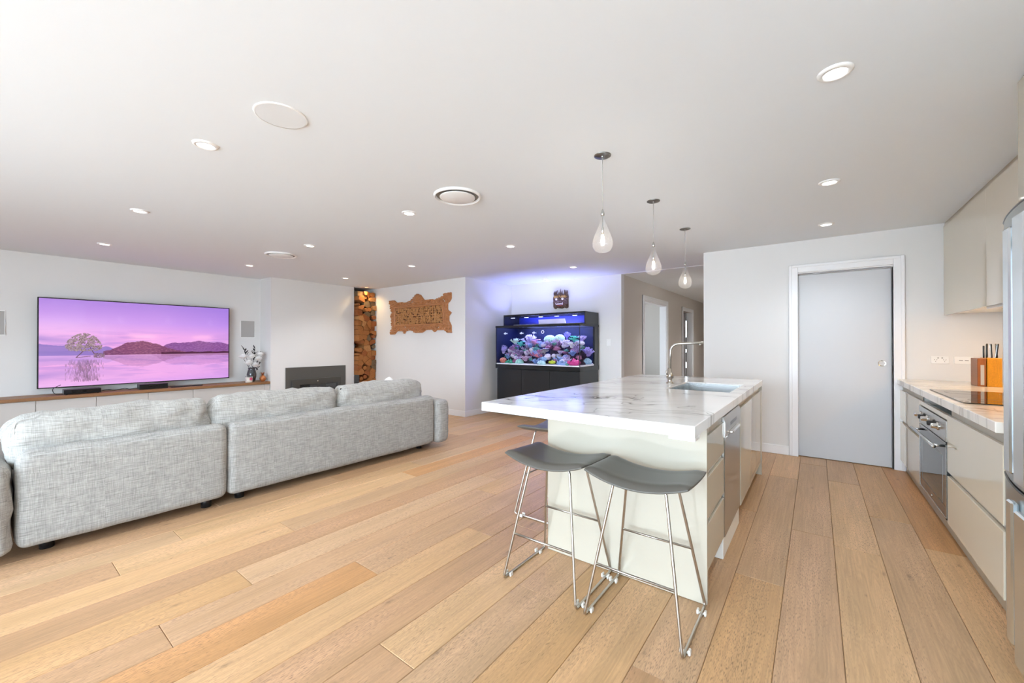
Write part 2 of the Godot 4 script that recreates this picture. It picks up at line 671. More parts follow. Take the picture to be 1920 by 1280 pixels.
func make_materials() -> void:
	mat("terrace", hexc("dfddd9"), 0.8)
	mat("wall", hexc("e5e3e0"), 0.75)
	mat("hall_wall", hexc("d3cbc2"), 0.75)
	mat("ceiling", hexc("e7ebee"), 0.85)
	mat("trim", hexc("f1f0f0"), 0.35)
	mat("door", hexc("cfcfd0"), 0.45)
	var oak := ["f4eeea", "eee4de", "fbf2e4", "e8dbd2", "f0e2cc", "e2d4ca", "fcf1e2", "ebe3dc", "efd5b6"]
	for i in oak.size():
		var m := textured("oak_%d" % i, "oak", hexc(oak[i]), 0.42, Vector2(1 / 0.9, 1 / 3.6), "oak_height", 0.05)
		m.metallic_specular = 0.45
	mat("slab", hexc("5a4636"), 0.9)
	textured("wood_top", "oak", hexc("b59d85"), 0.45, Vector2(1 / 0.45, 1 / 2.4))
	textured("bamboo", "oak", hexc("fbcf3c"), 0.35, Vector2(1 / 0.5, 1 / 1.0))
	textured("bamboo_dark", "oak", hexc("b98250"), 0.4, Vector2(1 / 0.5, 1 / 1.0))
	var mb := textured("marble", "marble", Color(1, 1, 1), 0.13, Vector2(1 / 1.4, 1 / 2.8))
	mb.metallic_specular = 0.5
	textured("marble_bench", "marble", hexc("f7f1e8"), 0.13, Vector2(1 / 1.4, 1 / 2.8))
	var ln := textured("linen", "linen", hexc("bcbab6"), 0.95, Vector2(2.0, 2.0), "linen_height", 0.10)
	ln.rim_enabled = true
	ln.rim = 0.25
	var ln2 := textured("linen_light", "linen", hexc("c6c4bf"), 0.95, Vector2(2.0, 2.0), "linen_height", 0.10)
	ln2.rim_enabled = true
	ln2.rim = 0.25
	mat("pillow_white", hexc("efeeee"), 0.95)
	mat("piping", hexc("b9b7b3"), 0.95)
	var gl := mat("gloss_cream", hexc("bbb3a2"), 0.04)
	gl.metallic_specular = 0.6
	var gl2 := mat("gloss_taupe", hexc("dbd0bb"), 0.05)
	gl2.metallic_specular = 0.55
	mat("matt_cream", hexc("ebe8df"), 0.4)
	mat("console_front", hexc("c2bdb7"), 0.5)
	mat("kick", hexc("a99b86"), 0.5)
	mat("channel", hexc("b9b1a2"), 0.45)
	mat("seat_leather", hexc("56524b"), 0.42)
	mat("wire_steel", hexc("b7b0a6"), 0.28, 1.0)
	mat("clip", hexc("dcd6cc"), 0.4)
	mat("steel", hexc("c4c4c2"), 0.25, 1.0)
	mat("steel_dark", hexc("8f9190"), 0.3, 1.0)
	mat("fridge_steel", hexc("aeb4b4"), 0.28, 1.0)
	mat("handle_steel", hexc("e3ebf0"), 0.22, 1.0)
	mat("chrome", hexc("dcdad6"), 0.1, 1.0)
	mat("black_plastic", hexc("151618"), 0.3)
	mat("black_satin", hexc("1b1e20"), 0.35)
	mat("tank_black", hexc("16191b"), 0.25)
	var bg := mat("black_glass", hexc("0a0b0c"), 0.03)
	bg.metallic_specular = 0.7
	var og := mat("oven_glass", hexc("2a3033"), 0.04, 0.35)
	og.metallic_specular = 0.8
	mat("grey_metal", hexc("55534f"), 0.45)
	mat("charcoal", hexc("3a3835"), 0.5)
	mat("firebox", hexc("181614"), 0.8)
	mat("grille_grey", hexc("b2afab"), 0.8)
	mat("vent_shadow", hexc("8d8a86"), 0.8)
	mat("plastic_white", hexc("f2f1ee"), 0.35)
	mat("socket_dark", hexc("5a5856"), 0.6)
	mat("cable", hexc("26282a"), 0.6)
	glow("lamp_face", Color(1.0, 0.98, 0.95), 6.0)
	glow("filament", Color(1.0, 0.97, 0.92), 3.0)
	glow("strip_warm", Color(1.0, 0.80, 0.50), 3.0)
	glow("aqua_led", Color(0.75, 0.80, 1.0), 5.0)
	pane("pendant_glass", Color(1, 1, 1), 0.03).metallic_specular = 0.34
	pane("tank_glass", Color(0.85, 0.92, 1.0), 0.0).metallic_specular = 0.06
	pane("water", Color(0.8, 0.9, 1.0), 0.02).metallic_specular = 0.3
	pane("window_glass", Color(1, 1, 1), 0.05)
	var vg := pane("smoke_glass", Color(0.25, 0.26, 0.27), 0.55)
	vg.metallic_specular = 0.6
	var sc := mat("screen", Color(0.02, 0.02, 0.02), 0.06)
	sc.emission_enabled = true
	sc.emission_texture = T["screen"]
	sc.emission = Color.BLACK
	sc.emission_energy_multiplier = 0.95
	textured("log_end", "log_end", hexc("c9925e"), 0.8, Vector2(5, 5))
	textured("log_end_pale", "log_end", hexc("dbb083"), 0.8, Vector2(5, 5))
	textured("log_end_red", "log_end", hexc("b97a4c"), 0.8, Vector2(5, 5))
	textured("log_end_grey", "log_end", hexc("8d8274"), 0.85, Vector2(5, 5))
	mat("bark", hexc("6f4f33"), 0.9)
	mat("carving", hexc("b5794a"), 0.40)
	mat("carving_light", hexc("c48d58"), 0.36)


# ------------------------------------------------------------------ the shell
func wall_box(n: String, a: Vector3, b: Vector3, m := "wall") -> void:
	var st := sts()
	box(st, a, b)
	structure(n, st, M[m])


func build_shell() -> void:
	var h := CEIL
	wall_box("ceiling", Vector3(-8.1, h, -13.8), Vector3(1.6, h + 0.18, 3.2), "ceiling")
	wall_box("wall_left", Vector3(-8.02, 0, 3.12), Vector3(-7.87, h, -5.02))
	# chimney breast with its firebox opening
	var st := sts()
	var z0 := -3.04
	var z1 := -4.60
	box(st, Vector3(-7.87, 0, z0), Vector3(-7.45, h, -3.52))
	box(st, Vector3(-7.87, 0, -4.23), Vector3(-7.45, h, z1))
	box(st, Vector3(-7.87, 0.50, -3.52), Vector3(-7.45, h, -4.23))
	box(st, Vector3(-7.87, 0, -3.52), Vector3(-7.45, 0.16, -4.23))
	structure("wall_chimney", st, M.wall)
	wall_box("wall_carving", Vector3(-8.02, 0, -5.02), Vector3(-4.77, h, -5.14))
	wall_box("wall_return", Vector3(-4.89, 0, -5.14), Vector3(-4.77, h, -6.33))
	wall_box("wall_aquarium", Vector3(-4.89, 0, -6.33), Vector3(-2.53, h, -6.45))
	# left side of the hall, two door openings
	st = sts()
	box(st, Vector3(-2.65, 0, -6.45), Vector3(-2.53, h, -7.41))
	box(st, Vector3(-2.65, 2.05, -7.41), Vector3(-2.53, h, -8.80))
	box(st, Vector3(-2.65, 0, -8.80), Vector3(-2.53, h, -10.13))
	box(st, Vector3(-2.65, 2.03, -10.13), Vector3(-2.53, h, -11.03))
	box(st, Vector3(-2.65, 0, -11.03), Vector3(-2.53, h, -12.4))
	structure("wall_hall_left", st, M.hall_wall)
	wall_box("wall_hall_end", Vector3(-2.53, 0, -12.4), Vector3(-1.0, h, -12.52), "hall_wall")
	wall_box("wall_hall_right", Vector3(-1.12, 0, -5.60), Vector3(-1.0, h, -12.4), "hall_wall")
	# rooms off the hall
	st = sts()
	box(st, Vector3(-5.0, 0, -6.45), Vector3(-4.88, h, -7.0))
	box(st, Vector3(-5.0, 0, -7.0), Vector3(-4.88, 0.9, -8.6))  # unseen window opening, added to let daylight into this room
	box(st, Vector3(-5.0, 2.1, -7.0), Vector3(-4.88, h, -8.6))
	box(st, Vector3(-5.0, 0, -8.6), Vector3(-4.88, h, -13.6))
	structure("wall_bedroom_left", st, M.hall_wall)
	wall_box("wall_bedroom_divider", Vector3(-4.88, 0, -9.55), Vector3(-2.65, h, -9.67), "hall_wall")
	st = sts()
	box(st, Vector3(-4.88, 0, -13.5), Vector3(-3.45, h, -13.62))
	box(st, Vector3(-3.45, 0, -13.5), Vector3(-3.16, 0.45, -13.62))
	box(st, Vector3(-3.45, 2.0, -13.5), Vector3(-3.16, h, -13.62))
	box(st, Vector3(-3.16, 0, -13.5), Vector3(-2.53, h, -13.62))
	structure("wall_bedroom_end", st, M.hall_wall)
	wall_box("wall_bedroom_right", Vector3(-2.65, 0, -12.4), Vector3(-2.53, h, -13.62), "hall_wall")
	st = sts()
	box(st, Vector3(-3.45, 0.45, -13.50), Vector3(-3.42, 2.0, -13.54), 0.003)
	box(st, Vector3(-3.19, 0.45, -13.50), Vector3(-3.16, 2.0, -13.54), 0.003)
	for y: float in [0.45, 0.66, 1.07, 1.42, 1.97]:
		box(st, Vector3(-3.42, y, -13.50), Vector3(-3.19, y + 0.03, -13.54), 0.003)
	box(st, Vector3(-3.30, 0.69, -13.50), Vector3(-3.19, 0.97, -13.53), 0.003)
	box(st, Vector3(-3.30, 1.10, -13.50), Vector3(-3.19, 1.42, -13.53), 0.003)
	var wd := structure("window_2", st, M.charcoal)
	st = sts()
	box(st, Vector3(-3.42, 0.48, -13.55), Vector3(-3.19, 1.97, -13.555))
	part("pane", st, M.window_glass, wd)
	# pantry wall with its door opening
	st = sts()
	box(st, Vector3(-1.12, 0, -5.489), Vector3(-0.155, h, -5.60))
	box(st, Vector3(-0.155, 2.014, -5.489), Vector3(0.609, h, -5.60))
	box(st, Vector3(0.609, 0, -5.489), Vector3(1.45, h, -5.60))
	structure("wall_pantry", st, M.wall)
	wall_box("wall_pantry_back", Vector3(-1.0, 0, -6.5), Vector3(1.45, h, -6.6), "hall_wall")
	wall_box("wall_right", Vector3(1.33, 0, -6.5), Vector3(1.45, h, 3.12))
	# behind the camera: the wide glazed doors to the terrace, slid open
	st = sts()
	box(st, Vector3(-8.02, 0, 3.0), Vector3(-4.4, h, 3.12))
	box(st, Vector3(-4.4, 2.3, 3.0), Vector3(1.28, h, 3.12))
	box(st, Vector3(1.28, 0, 3.0), Vector3(1.45, h, 3.12))
	structure("wall_back", st, M.wall)
	st = sts()
	box(st, Vector3(-4.4, 0, 3.02), Vector3(-4.34, 2.3, 3.10), 0.004)
	box(st, Vector3(1.22, 0, 3.02), Vector3(1.28, 2.3, 3.10), 0.004)
	box(st, Vector3(-4.34, 2.24, 3.02), Vector3(1.22, 2.3, 3.10), 0.004)
	box(st, Vector3(-4.34, 0, 3.02), Vector3(1.22, 0.02, 3.10), 0.004)
	for x: float in [-2.6, -0.75]:
		box(st, Vector3(x, 0.02, 3.03), Vector3(x + 0.06, 2.24, 3.09), 0.004)
	structure("window_1", st, M.grey_metal)
	wall_box("floor_terrace", Vector3(-14, -0.25, 3.12), Vector3(8, -0.05, 14.0), "terrace")
	# skirting
	for b: Array in [["baseboard_carving", Vector3(-7.3, 0, -5.02), Vector3(-4.758, 0.10, -5.006)], ["baseboard_return", Vector3(-4.77, 0, -5.006), Vector3(-4.756, 0.10, -6.33)],
			["baseboard_aquarium", Vector3(-4.756, 0, -6.33), Vector3(-2.53, 0.10, -6.316)], ["baseboard_hall", Vector3(-2.53, 0, -6.33), Vector3(-2.516, 0.10, -7.32)],
			["baseboard_pantry", Vector3(-1.12, 0, -5.489), Vector3(-0.238, 0.10, -5.475)], ["baseboard_pantry_right", Vector3(0.70, 0, -5.489), Vector3(0.72, 0.10, -5.475)]]:
		st = sts()
		box(st, b[1], b[2], 0.004)
		structure(b[0], st, M.trim)
	# architraves
	architrave("trim_1", Vector3(-0.238, 0, -5.489), Vector3(0.702, 2.118, -5.489), 0.083, Vector3(0, 0, 0.018))
	architrave("trim_2", Vector3(-2.53, 0, -7.32), Vector3(-2.53, 2.14, -8.89), 0.09, Vector3(0.018, 0, 0))
	architrave("trim_3", Vector3(-2.53, 0, -10.04), Vector3(-2.53, 2.12, -11.12), 0.09, Vector3(0.018, 0, 0))
	# jamb linings of the hall doors
	st = sts()
	for z: float in [-7.41, -8.785, -10.13, -11.015]:
		box(st, Vector3(-2.66, 0, z), Vector3(-2.53, 2.03, z - 0.015))
	box(st, Vector3(-2.66, 2.03, -7.41), Vector3(-2.53, 2.05, -8.80))
	structure("trim_4", st, M.trim)
	# fine joint across the hall ceiling
	st = sts()
	box(st, Vector3(-2.53, h - 0.004, -6.33), Vector3(-1.12, h, -6.35), 0.001)
	structure("trim_5", st, M.trim)
	# pantry door: a flush leaf that slides into the wall, round pull near its right edge
	st = sts()
	box(st, Vector3(-0.155, 0.006, -5.522), Vector3(0.6083, 2.008, -5.558), 0.002)
	var d := structure("door_1", st, M.door)
	st = sts()
	lathe(st, [Vector2(0.0, -0.004), Vector2(0.020, -0.004), Vector2(0.024, 0.003), Vector2(0.030, 0.004), Vector2(0.032, 0.0)], 24)
	var pull := part("handle", st, M.chrome, d)
	pull.position = Vector3(0.537, 1.049, -5.522)
	pull.rotation.x = PI / 2
	st = sts()
	box(st, Vector3(-0.170, 0, -5.489), Vector3(-0.155, 2.014, -5.515), 0.001)
	box(st, Vector3(0.609, 0, -5.489), Vector3(0.622, 2.014, -5.60), 0.001)
	box(st, Vector3(-0.155, 2.010, -5.489), Vector3(0.609, 2.022, -5.515), 0.001)
	structure("trim_6", st, M.trim)
	# a bedroom door standing open against the jamb of the second hall opening
	st = sts()
	box(st, Vector3(-2.68, 0.01, -11.0), Vector3(-3.42, 2.02, -11.04), 0.003)
	structure("door_2", st, M.door)


func architrave(n: String, a: Vector3, b: Vector3, w: float, out: Vector3) -> void:
	var st := sts()
	var along := (Vector3(b.x, 0, b.z) - Vector3(a.x, 0, a.z)).normalized()
	for e: Array in [[a, a + along * w + Vector3.UP * b.y], [Vector3(b.x, 0, b.z), Vector3(b.x, 0, b.z) - along * w + Vector3.UP * b.y], [Vector3(a.x, b.y - w, a.z) + along * w, b - along * w]]:
		box(st, e[0], e[1] + out, 0.003)
	for e: Array in [[a, a + along * w * 0.35 + Vector3.UP * b.y], [Vector3(b.x, 0, b.z), Vector3(b.x, 0, b.z) - along * w * 0.35 + Vector3.UP * b.y], [Vector3(a.x, b.y - w * 0.35, a.z) + along * w * 0.35, b - along * w * 0.35]]:
		box(st, e[0], e[1] + out * 1.25, 0.004)
	structure(n, st, M.trim)


# ------------------------------------------------------------------ oak boards
func build_floor() -> void:
	var st := sts()
	box(st, Vector3(-8.02, -0.2, 3.12), Vector3(1.45, -0.014, -5.2))
	box(st, Vector3(-5.0, -0.2, -5.2), Vector3(1.45, -0.014, -13.62))
	var fl := structure("floor", st, M.slab)
	var joints := {-6: [-1.018, -3.1], -8: [-2.016, 0.1], -9: [-1.317, -3.4, 0.7], -10: [-0.496, -2.6], -11: [-0.871, -2.9], -14: [-0.476, -2.5], -13: [-1.286, -3.35], -15: [-2.757, -0.8],
		1: [-4.686, -3.202, -1.3], 0: [-3.313, -5.2, -1.2], -1: [-2.5, -4.55, -0.5], -16: [-2.008, 0.1], -17: [-1.131, -3.2], -7: [-0.2, -2.25, -4.2], -12: [-2.006, -0.05], 2: [-3.9, -1.9], -5: [-1.7, -3.7], -4: [-0.9, -2.9]}
	var tone := {"-6": [6, 7, 0], "-8": [6, 1, 0], "-9": [8, 4, 1, 0], "-10": [2, 1], "-11": [6, 2], "1": [1, 0, 2, 6]}
	var r := RandomNumberGenerator.new()
	r.seed = 77
	var rest := sts()
	var shown := 0
	for k in range(-35, 7):
		var xa := -0.134 + k * 0.2205
		var xb := xa + 0.2205
		var zmin := -5.02
		if xb > -2.53 and xa < -1.12:
			zmin = -12.4
		elif xb > -4.77 and xa < -2.53:
			zmin = -6.33
		elif xa >= -1.12:
			zmin = -5.58
		if xa < -7.87:
			continue
		var cuts := [3.0]
		var js: Array = joints.get(k, [])
		js = js.duplicate()
		if js.is_empty():
			js.append(r.randf_range(-0.4, 1.6))
		js.sort()
		var lowest: float = js[0]
		var highest: float = js[-1]
		while highest + 2.05 < 2.9:
			highest += r.randf_range(1.8, 2.1)
			js.append(highest)
		while lowest - 2.05 > zmin + 0.2:
			lowest -= r.randf_range(1.9, 2.15)
			js.append(lowest)
		js.sort()
		js.reverse()
		for j: float in js:
			if j < 2.9 and j > zmin + 0.15:
				cuts.append(j)
		cuts.append(zmin)
		for i in cuts.size() - 1:
			var z0: float = cuts[i]
			var z1: float = cuts[i + 1]
			var seen := in_view(xa, xb, z0, z1)
			uv_off = Vector2(r.randf(), r.randf() * 3.6)
			var t := r.randi() % 9
			if t == 8 and r.randf() < 0.6:
				t = 1
			var lift := r.randf_range(-0.0004, 0.0004)
			if seen:
				var s1 := sts()
				box(s1, Vector3(xa + 0.0007, -0.014, z0 - 0.0007), Vector3(xb - 0.0007, lift, z1 + 0.0007), 0.0022)
				var tt := t
				if k == -9:
					tt = 8 if absf(z1 + 1.317) < 0.01 else [1, 0, 7][i % 3]
				elif k == -8:
					tt = 6 if absf(z1 + 2.016) < 0.01 else 3
				elif k == -6:
					tt = 2 if absf(z0 + 1.018) < 0.01 else 3
				elif k == 1 and absf(z1 + 4.686) < 0.01:
					tt = 2
				elif k == -10:
					tt = [6, 3, 1][i % 3]
				elif k == -7:
					tt = 3 if i > 0 else 1
				part("plank", s1, M["oak_%d" % tt], fl)
				shown += 1
			else:
				box(rest, Vector3(xa + 0.0007, -0.014, z0 - 0.0007), Vector3(xb - 0.0007, lift, z1 + 0.0007), 0.0022)
	uv_off = Vector2.ZERO
	var o := part("hidden_planks", rest, M.oak_1, fl)
	o.set_meta("kind", "stuff")
	print("planks ", shown)


func in_view(xa: float, xb: float, z0: float, z1: float) -> bool:
	var c := cos(0.644698)
	var s := sin(0.644698)
	for i in 9:
		var z := lerpf(z0, z1, i / 8.0)
		for x: float in [xa, xb]:
			if x < -3.9 and z > -3.3 or x < -5.8:
				continue
			if x > -1.35 and x < -0.45 and z < -2.1 and z > -4.5 or x > 0.75:
				continue
			var fwd := -z * c - x * s
			var right := x * c - z * s
			if fwd > 0.9 and absf(right) < fwd * 1.30:
				return true
	return false


# ------------------------------------------------------------------ ceiling fittings
func build_ceiling_fittings() -> void:
	var group := "recessed ceiling downlights"
	var o := thing("ceiling_downlight", "x", "downlight", Vector3(0.069, CEIL, -2.158), group)
	var st := sts(true)
	lathe(st, [Vector2(0.043, -0.010), Vector2(0.056, -0.008), Vector2(0.062, -0.003), Vector2(0.063, 0.0)], 28)
	lathe(st, [Vector2(0.041, 0.0), Vector2(0.043, -0.010)], 28)
	part("trim_ring", st, M.plastic_white, o)
	st = sts()
	lathe(st, [Vector2(0.0, -0.006), Vector2(0.042, -0.006), Vector2(0.042, -0.001)], 28)
	part("lamp_face", st, M.lamp_face, o)
	var l := SpotLight3D.new()
	l.name = "lamp_light"
	l.light_energy = SPOT_ENERGY
	l.light_color = Color(0.96, 0.98, 1.0)
	l.spot_range = 12.0
	l.spot_attenuation = 2.0
	l.spot_angle = 62.0
	l.spot_angle_attenuation = 0.8
	l.light_size = 0.04
	l.shadow_enabled = true
	l.rotation.x = -PI / 2
	l.position.y = -0.012
	o.add_child(l)
	var spots := [[0.069, -2.158, "large bright downlight nearest the camera above the kitchen aisle, right of the pendants"], [0.081, -3.604, "downlight above the kitchen aisle, midway between the nearest one and the white door"],
		[0.084, -4.860, "downlight in the kitchen ceiling just in front of the white sliding door"], [-2.781, -0.786, "downlight below the round ceiling speaker, nearest the camera on the living side"],
		[-4.617, -0.842, "downlight over the sofa, second from the left edge of the ceiling"], [-6.472, -0.883, "downlight near the left end of the television, leftmost in the ceiling"],
		[-4.677, -2.326, "downlight just right of the far round air vent above the sofa"], [-2.821, -2.263, "downlight beside the near round air vent, on its left"],
		[-2.836, -3.742, "downlight between the near air vent and the nearest glass pendant"], [-2.862, -5.317, "downlight in the blue tinted ceiling in front of the aquarium"],
		[-6.555, -2.388, "downlight just left of the far air vent, above the television's right end"], [-4.708, -3.827, "downlight in front of the carved wooden wall panel"], [-6.507, -3.856, "downlight in front of the fireplace wall, near the firewood niche"]]
	o.set_meta("label", spots[0][2])
	for i in range(1, spots.size()):
		var d := dup(o, Vector3(spots[i][0], CEIL, spots[i][1]), spots[i][2])
		if i > 2:
			(d.get_node("lamp_light") as SpotLight3D).light_energy = SPOT_ENERGY * 1.75
	for z: float in [-7.9, -10.6]:  # out-of-sight downlights, added to lift the dim hall
		var hl := dup(o, Vector3(-1.45, CEIL, z), "%s unseen downlight added to brighten the hall, hidden behind the pantry wall" % ("nearer" if z > -9.0 else "farther"))
		hl.set_meta("group", "added hall downlights")
		(hl.get_node("lamp_light") as SpotLight3D).light_energy = SPOT_ENERGY * 3.2
	# flush round speaker
	o = thing("ceiling_speaker", "large flat white round speaker grille set in the ceiling at the left", "speaker", Vector3(-2.127, CEIL, -0.913))
	st = sts()
	lathe(st, [Vector2(0.112, -0.006), Vector2(0.118, -0.005), Vector2(0.120, 0.0)], 40)
	part("rim", st, M.plastic_white, o)
	st = sts()
	lathe(st, [Vector2(0.0, -0.005), Vector2(0.112, -0.005), Vector2(0.112, 0.0)], 40)
	part("grille", st, mat("speaker_grille", hexc("e4e6e7"), 0.7), o)
	# round air vents: outer ring, flat disc greyed as the shade in the gap, inner plate
	o = thing("air_vent", "larger round white air vent in the middle of the ceiling", "air vent", Vector3(-2.197, CEIL, -2.225), "round ceiling air vents")
	st = sts(true)
	lathe(st, [Vector2(0.162, -0.002), Vector2(0.168, -0.016), Vector2(0.173, -0.018), Vector2(0.179, -0.010), Vector2(0.182, 0.0)], 40)
	part("outer_ring", st, M.plastic_white, o)
	st = sts()
	lathe(st, [Vector2(0.0, -0.002), Vector2(0.163, -0.002), Vector2(0.163, 0.0)], 40)
	part("throat_shade", st, M.vent_shadow, o)
	st = sts(true)
	lathe(st, [Vector2(0.0, -0.020), Vector2(0.126, -0.020), Vector2(0.134, -0.017), Vector2(0.136, -0.013), Vector2(0.02, -0.004)], 40)
	part("centre_plate", st, M.plastic_white, o)
	dup(o, Vector3(-5.455, CEIL, -2.345), "smaller looking far round white air vent in the ceiling above the sofa's middle")
	o = thing("smoke_alarm", "small white disc smoke alarm on the ceiling above the aquarium", "smoke alarm", Vector3(-3.775, CEIL, -5.982))
	st = sts(true)
	lathe(st, [Vector2(0.0, -0.030), Vector2(0.040, -0.028), Vector2(0.050, -0.018), Vector2(0.055, 0.0)], 24)
	part("body", st, M.plastic_white, o)
	st = sts()
	lathe(st, [Vector2(0.0, -0.033), Vector2(0.010, -0.032), Vector2(0.011, -0.028)], 12)
	part("button", st, M.grille_grey, o)


# ------------------------------------------------------------------ island bench
func slab_hole(st: SurfaceTool, lo: Vector3, hi: Vector3, hlo: Vector3, hhi: Vector3, e: float) -> void:
	for yy in 2:
		var y := hi.y if yy == 0 else lo.y
		var k := e if yy == 0 else 0.0
		var n := Vector3.UP if yy == 0 else Vector3.DOWN
		var o := [Vector3(lo.x + k, y, lo.z + k), Vector3(hi.x - k, y, lo.z + k), Vector3(hi.x - k, y, hi.z - k), Vector3(lo.x + k, y, hi.z - k)]
		var q := [Vector3(hlo.x, y, hlo.z), Vector3(hhi.x, y, hlo.z), Vector3(hhi.x, y, hhi.z), Vector3(hlo.x, y, hhi.z)]
		for i in 4:
			var j := (i + 1) % 4
			face(st, [o[i], o[j], q[j], q[i]], n)
	var c := (lo + hi) * 0.5
	var ring := [Vector3(lo.x, 0, lo.z), Vector3(hi.x, 0, lo.z), Vector3(hi.x, 0, hi.z), Vector3(lo.x, 0, hi.z)]
	var inn := [Vector3(lo.x + e, 0, lo.z + e), Vector3(hi.x - e, 0, lo.z + e), Vector3(hi.x - e, 0, hi.z - e), Vector3(lo.x + e, 0, hi.z - e)]
	var hol := [Vector3(hlo.x, 0, hlo.z), Vector3(hhi.x, 0, hlo.z), Vector3(hhi.x, 0, hhi.z), Vector3(hlo.x, 0, hhi.z)]
	var U := Vector3.UP
	for i in 4:
		var j := (i + 1) % 4
		var d: Vector3 = (ring[i] + ring[j]) * 0.5 - Vector3(c.x, 0, c.z)
		if i % 2 == 0:
			d.x = 0.0
		else:
			d.z = 0.0
		face(st, [ring[i] + U * lo.y, ring[j] + U * lo.y, ring[j] + U * (hi.y - e), ring[i] + U * (hi.y - e)], d)
		face(st, [ring[i] + U * (hi.y - e), ring[j] + U * (hi.y - e), inn[j] + U * hi.y, inn[i] + U * hi.y], d.normalized() + U)
		face(st, [hol[i] + U * lo.y, hol[j] + U * lo.y, hol[j] + U * hi.y, hol[i] + U * hi.y], -d)


func build_island() -> void:
	var at := Vector3(-0.86, 0, -3.3)
	# carcass: end panel facing the camera, side towards the living room, far end panel
	var o := thing("kitchen_island", "cream gloss island panels carrying the overhanging marble top", "kitchen island", at)
	var st := sts()
	box(st, Vector3(-1.306, 0.002, -2.10), Vector3(-0.416, 0.849, -2.122), 0.0015)
	wpart("end_panel", st, M.gloss_cream, o)
	st = sts()
	box(st, Vector3(-1.306, 0.002, -2.122), Vector3(-1.284, 0.849, -4.50), 0.0015)
	wpart("side_panel", st, M.gloss_cream, o)
	st = sts()
	box(st, Vector3(-1.306, 0.002, -4.50), Vector3(-0.412, 0.849, -4.522), 0.0015)
	wpart("end_panel", st, M.gloss_cream, o)
	st = sts()
	box(st, Vector3(-1.283, 0.80, -2.123), Vector3(-1.01, 0.848, -4.499))
	wpart("top_rail", st, M.matt_cream, o)
	# drawers
	o = thing("drawer_unit", "cream gloss unit of three drawers in the island, beside the dishwasher", "drawers", Vector3(-0.65, 0, -2.36))
	st = sts()
	box(st, Vector3(-1.0, 0.12, -2.124), Vector3(-0.445, 0.84, -2.598))
	wpart("body", st, M.matt_cream, o)
	for d: Array in [[0.135, 0.362], [0.392, 0.592], [0.622, 0.795]]:
		st = sts()
		box(st, Vector3(-0.445, d[0], -2.126), Vector3(-0.425, d[1], -2.596), 0.0015)
		wpart("drawer", st, M.gloss_cream, o)
	for y: float in [0.362, 0.592, 0.795]:
		st = sts()
		box(st, Vector3(-0.4448, y - 0.004, -2.126), Vector3(-0.437, y + 0.034, -2.596), 0.001)
		wpart("finger_channel", st, M.channel, o)
	st = sts()
	box(st, Vector3(-0.52, 0.002, -2.124), Vector3(-0.49, 0.12, -2.598))
	wpart("kickboard", st, M.kick, o)
	# dishwasher
	o = thing("dishwasher", "stainless steel dishwasher built into the island between drawers and sink cupboards", "dishwasher", Vector3(-0.7, 0, -2.9))
	st = sts()
	box(st, Vector3(-1.0, 0.13, -2.603), Vector3(-0.44, 0.84, -3.197))
	wpart("body", st, M.steel_dark, o)
	st = sts()
	box(st, Vector3(-0.44, 0.13, -2.604), Vector3(-0.421, 0.70, -3.196), 0.003)
	wpart("door", st, M.steel, o)
	st = sts()
	var pr := PackedVector2Array([Vector2(-0.44, 0.705), Vector2(-0.421, 0.705), Vector2(-0.4175, 0.735), Vector2(-0.418, 0.79), Vector2(-0.427, 0.822), Vector2(-0.44, 0.822)])
	prism(st, pr, Vector3.RIGHT, Vector3.UP, Vector3(0, 0, -0.592), Vector3(0, 0, -2.604))
	var cp := wpart("control_panel", st, M.steel, o)
	st = sts()
	box(st, Vector3(-0.420, 0.750, -2.78), Vector3(-0.4172, 0.772, -3.02), 0.001)
	wpart("display", st, M.black_glass, cp)
	st = sts()
	box(st, Vector3(-0.422, 0.706, -2.76), Vector3(-0.398, 0.722, -3.04), 0.005)
	wpart("handle", st, M.chrome, cp)
	st = sts()
	box(st, Vector3(-0.50, 0.002, -2.603), Vector3(-0.430, 0.126, -3.197), 0.002)
	wpart("kick_plate", st, M.matt_cream, o)
	# sink cupboards
	o = thing("sink_cabinet", "cream gloss sink cupboards at the far end of the island", "cabinet", Vector3(-0.7, 0, -3.85))
	st = sts()
	box(st, Vector3(-1.0, 0.12, -3.202), Vector3(-0.445, 0.66, -4.498))
	box(st, Vector3(-0.475, 0.66, -3.202), Vector3(-0.445, 0.84, -4.498))
	wpart("body", st, M.matt_cream, o)
	for z: Array in [[-3.203, -4.09], [-4.094, -4.497]]:
		st = sts()
		box(st, Vector3(-0.445, 0.125, z[0]), Vector3(-0.418, 0.80, z[1]), 0.0015)
		wpart("door", st, M.gloss_cream, o)
	st = sts()
	box(st, Vector3(-0.4448, 0.797, -3.203), Vector3(-0.437, 0.835, -4.497), 0.001)
	wpart("finger_channel", st, M.channel, o)
	st = sts()
	box(st, Vector3(-0.52, 0.002, -3.202), Vector3(-0.49, 0.12, -4.498))
	wpart("kickboard", st, M.kick, o)
	# worktop
	uv_top = true
	uv_off = Vector2(0.35, 0.2)
	st = sts()
	slab_hole(st, Vector3(-1.600, 0.85, -4.555), Vector3(-0.408, 0.90, -1.825), Vector3(-0.945, 0.85, -3.93), Vector3(-0.49, 0.90, -3.235), 0.003)
	single("island_worktop", st, M.marble, "thick white marble island worktop with grey veins and a sink cut in", "worktop", Vector3(-1.0, 0.85, -3.2))
	uv_top = false
	uv_off = Vector2.ZERO
	# undermounted sink
	o = thing("sink", "rectangular stainless steel sink set into the marble island top", "sink", Vector3(-0.72, 0.68, -3.58))
	st = sts()
	var lo := Vector3(-0.93, 0.68, -3.915)
	var hi := Vector3(-0.505, 0.885, -3.25)
	box(st, Vector3(lo.x, lo.y, lo.z), Vector3(hi.x, lo.y + 0.004, hi.z))
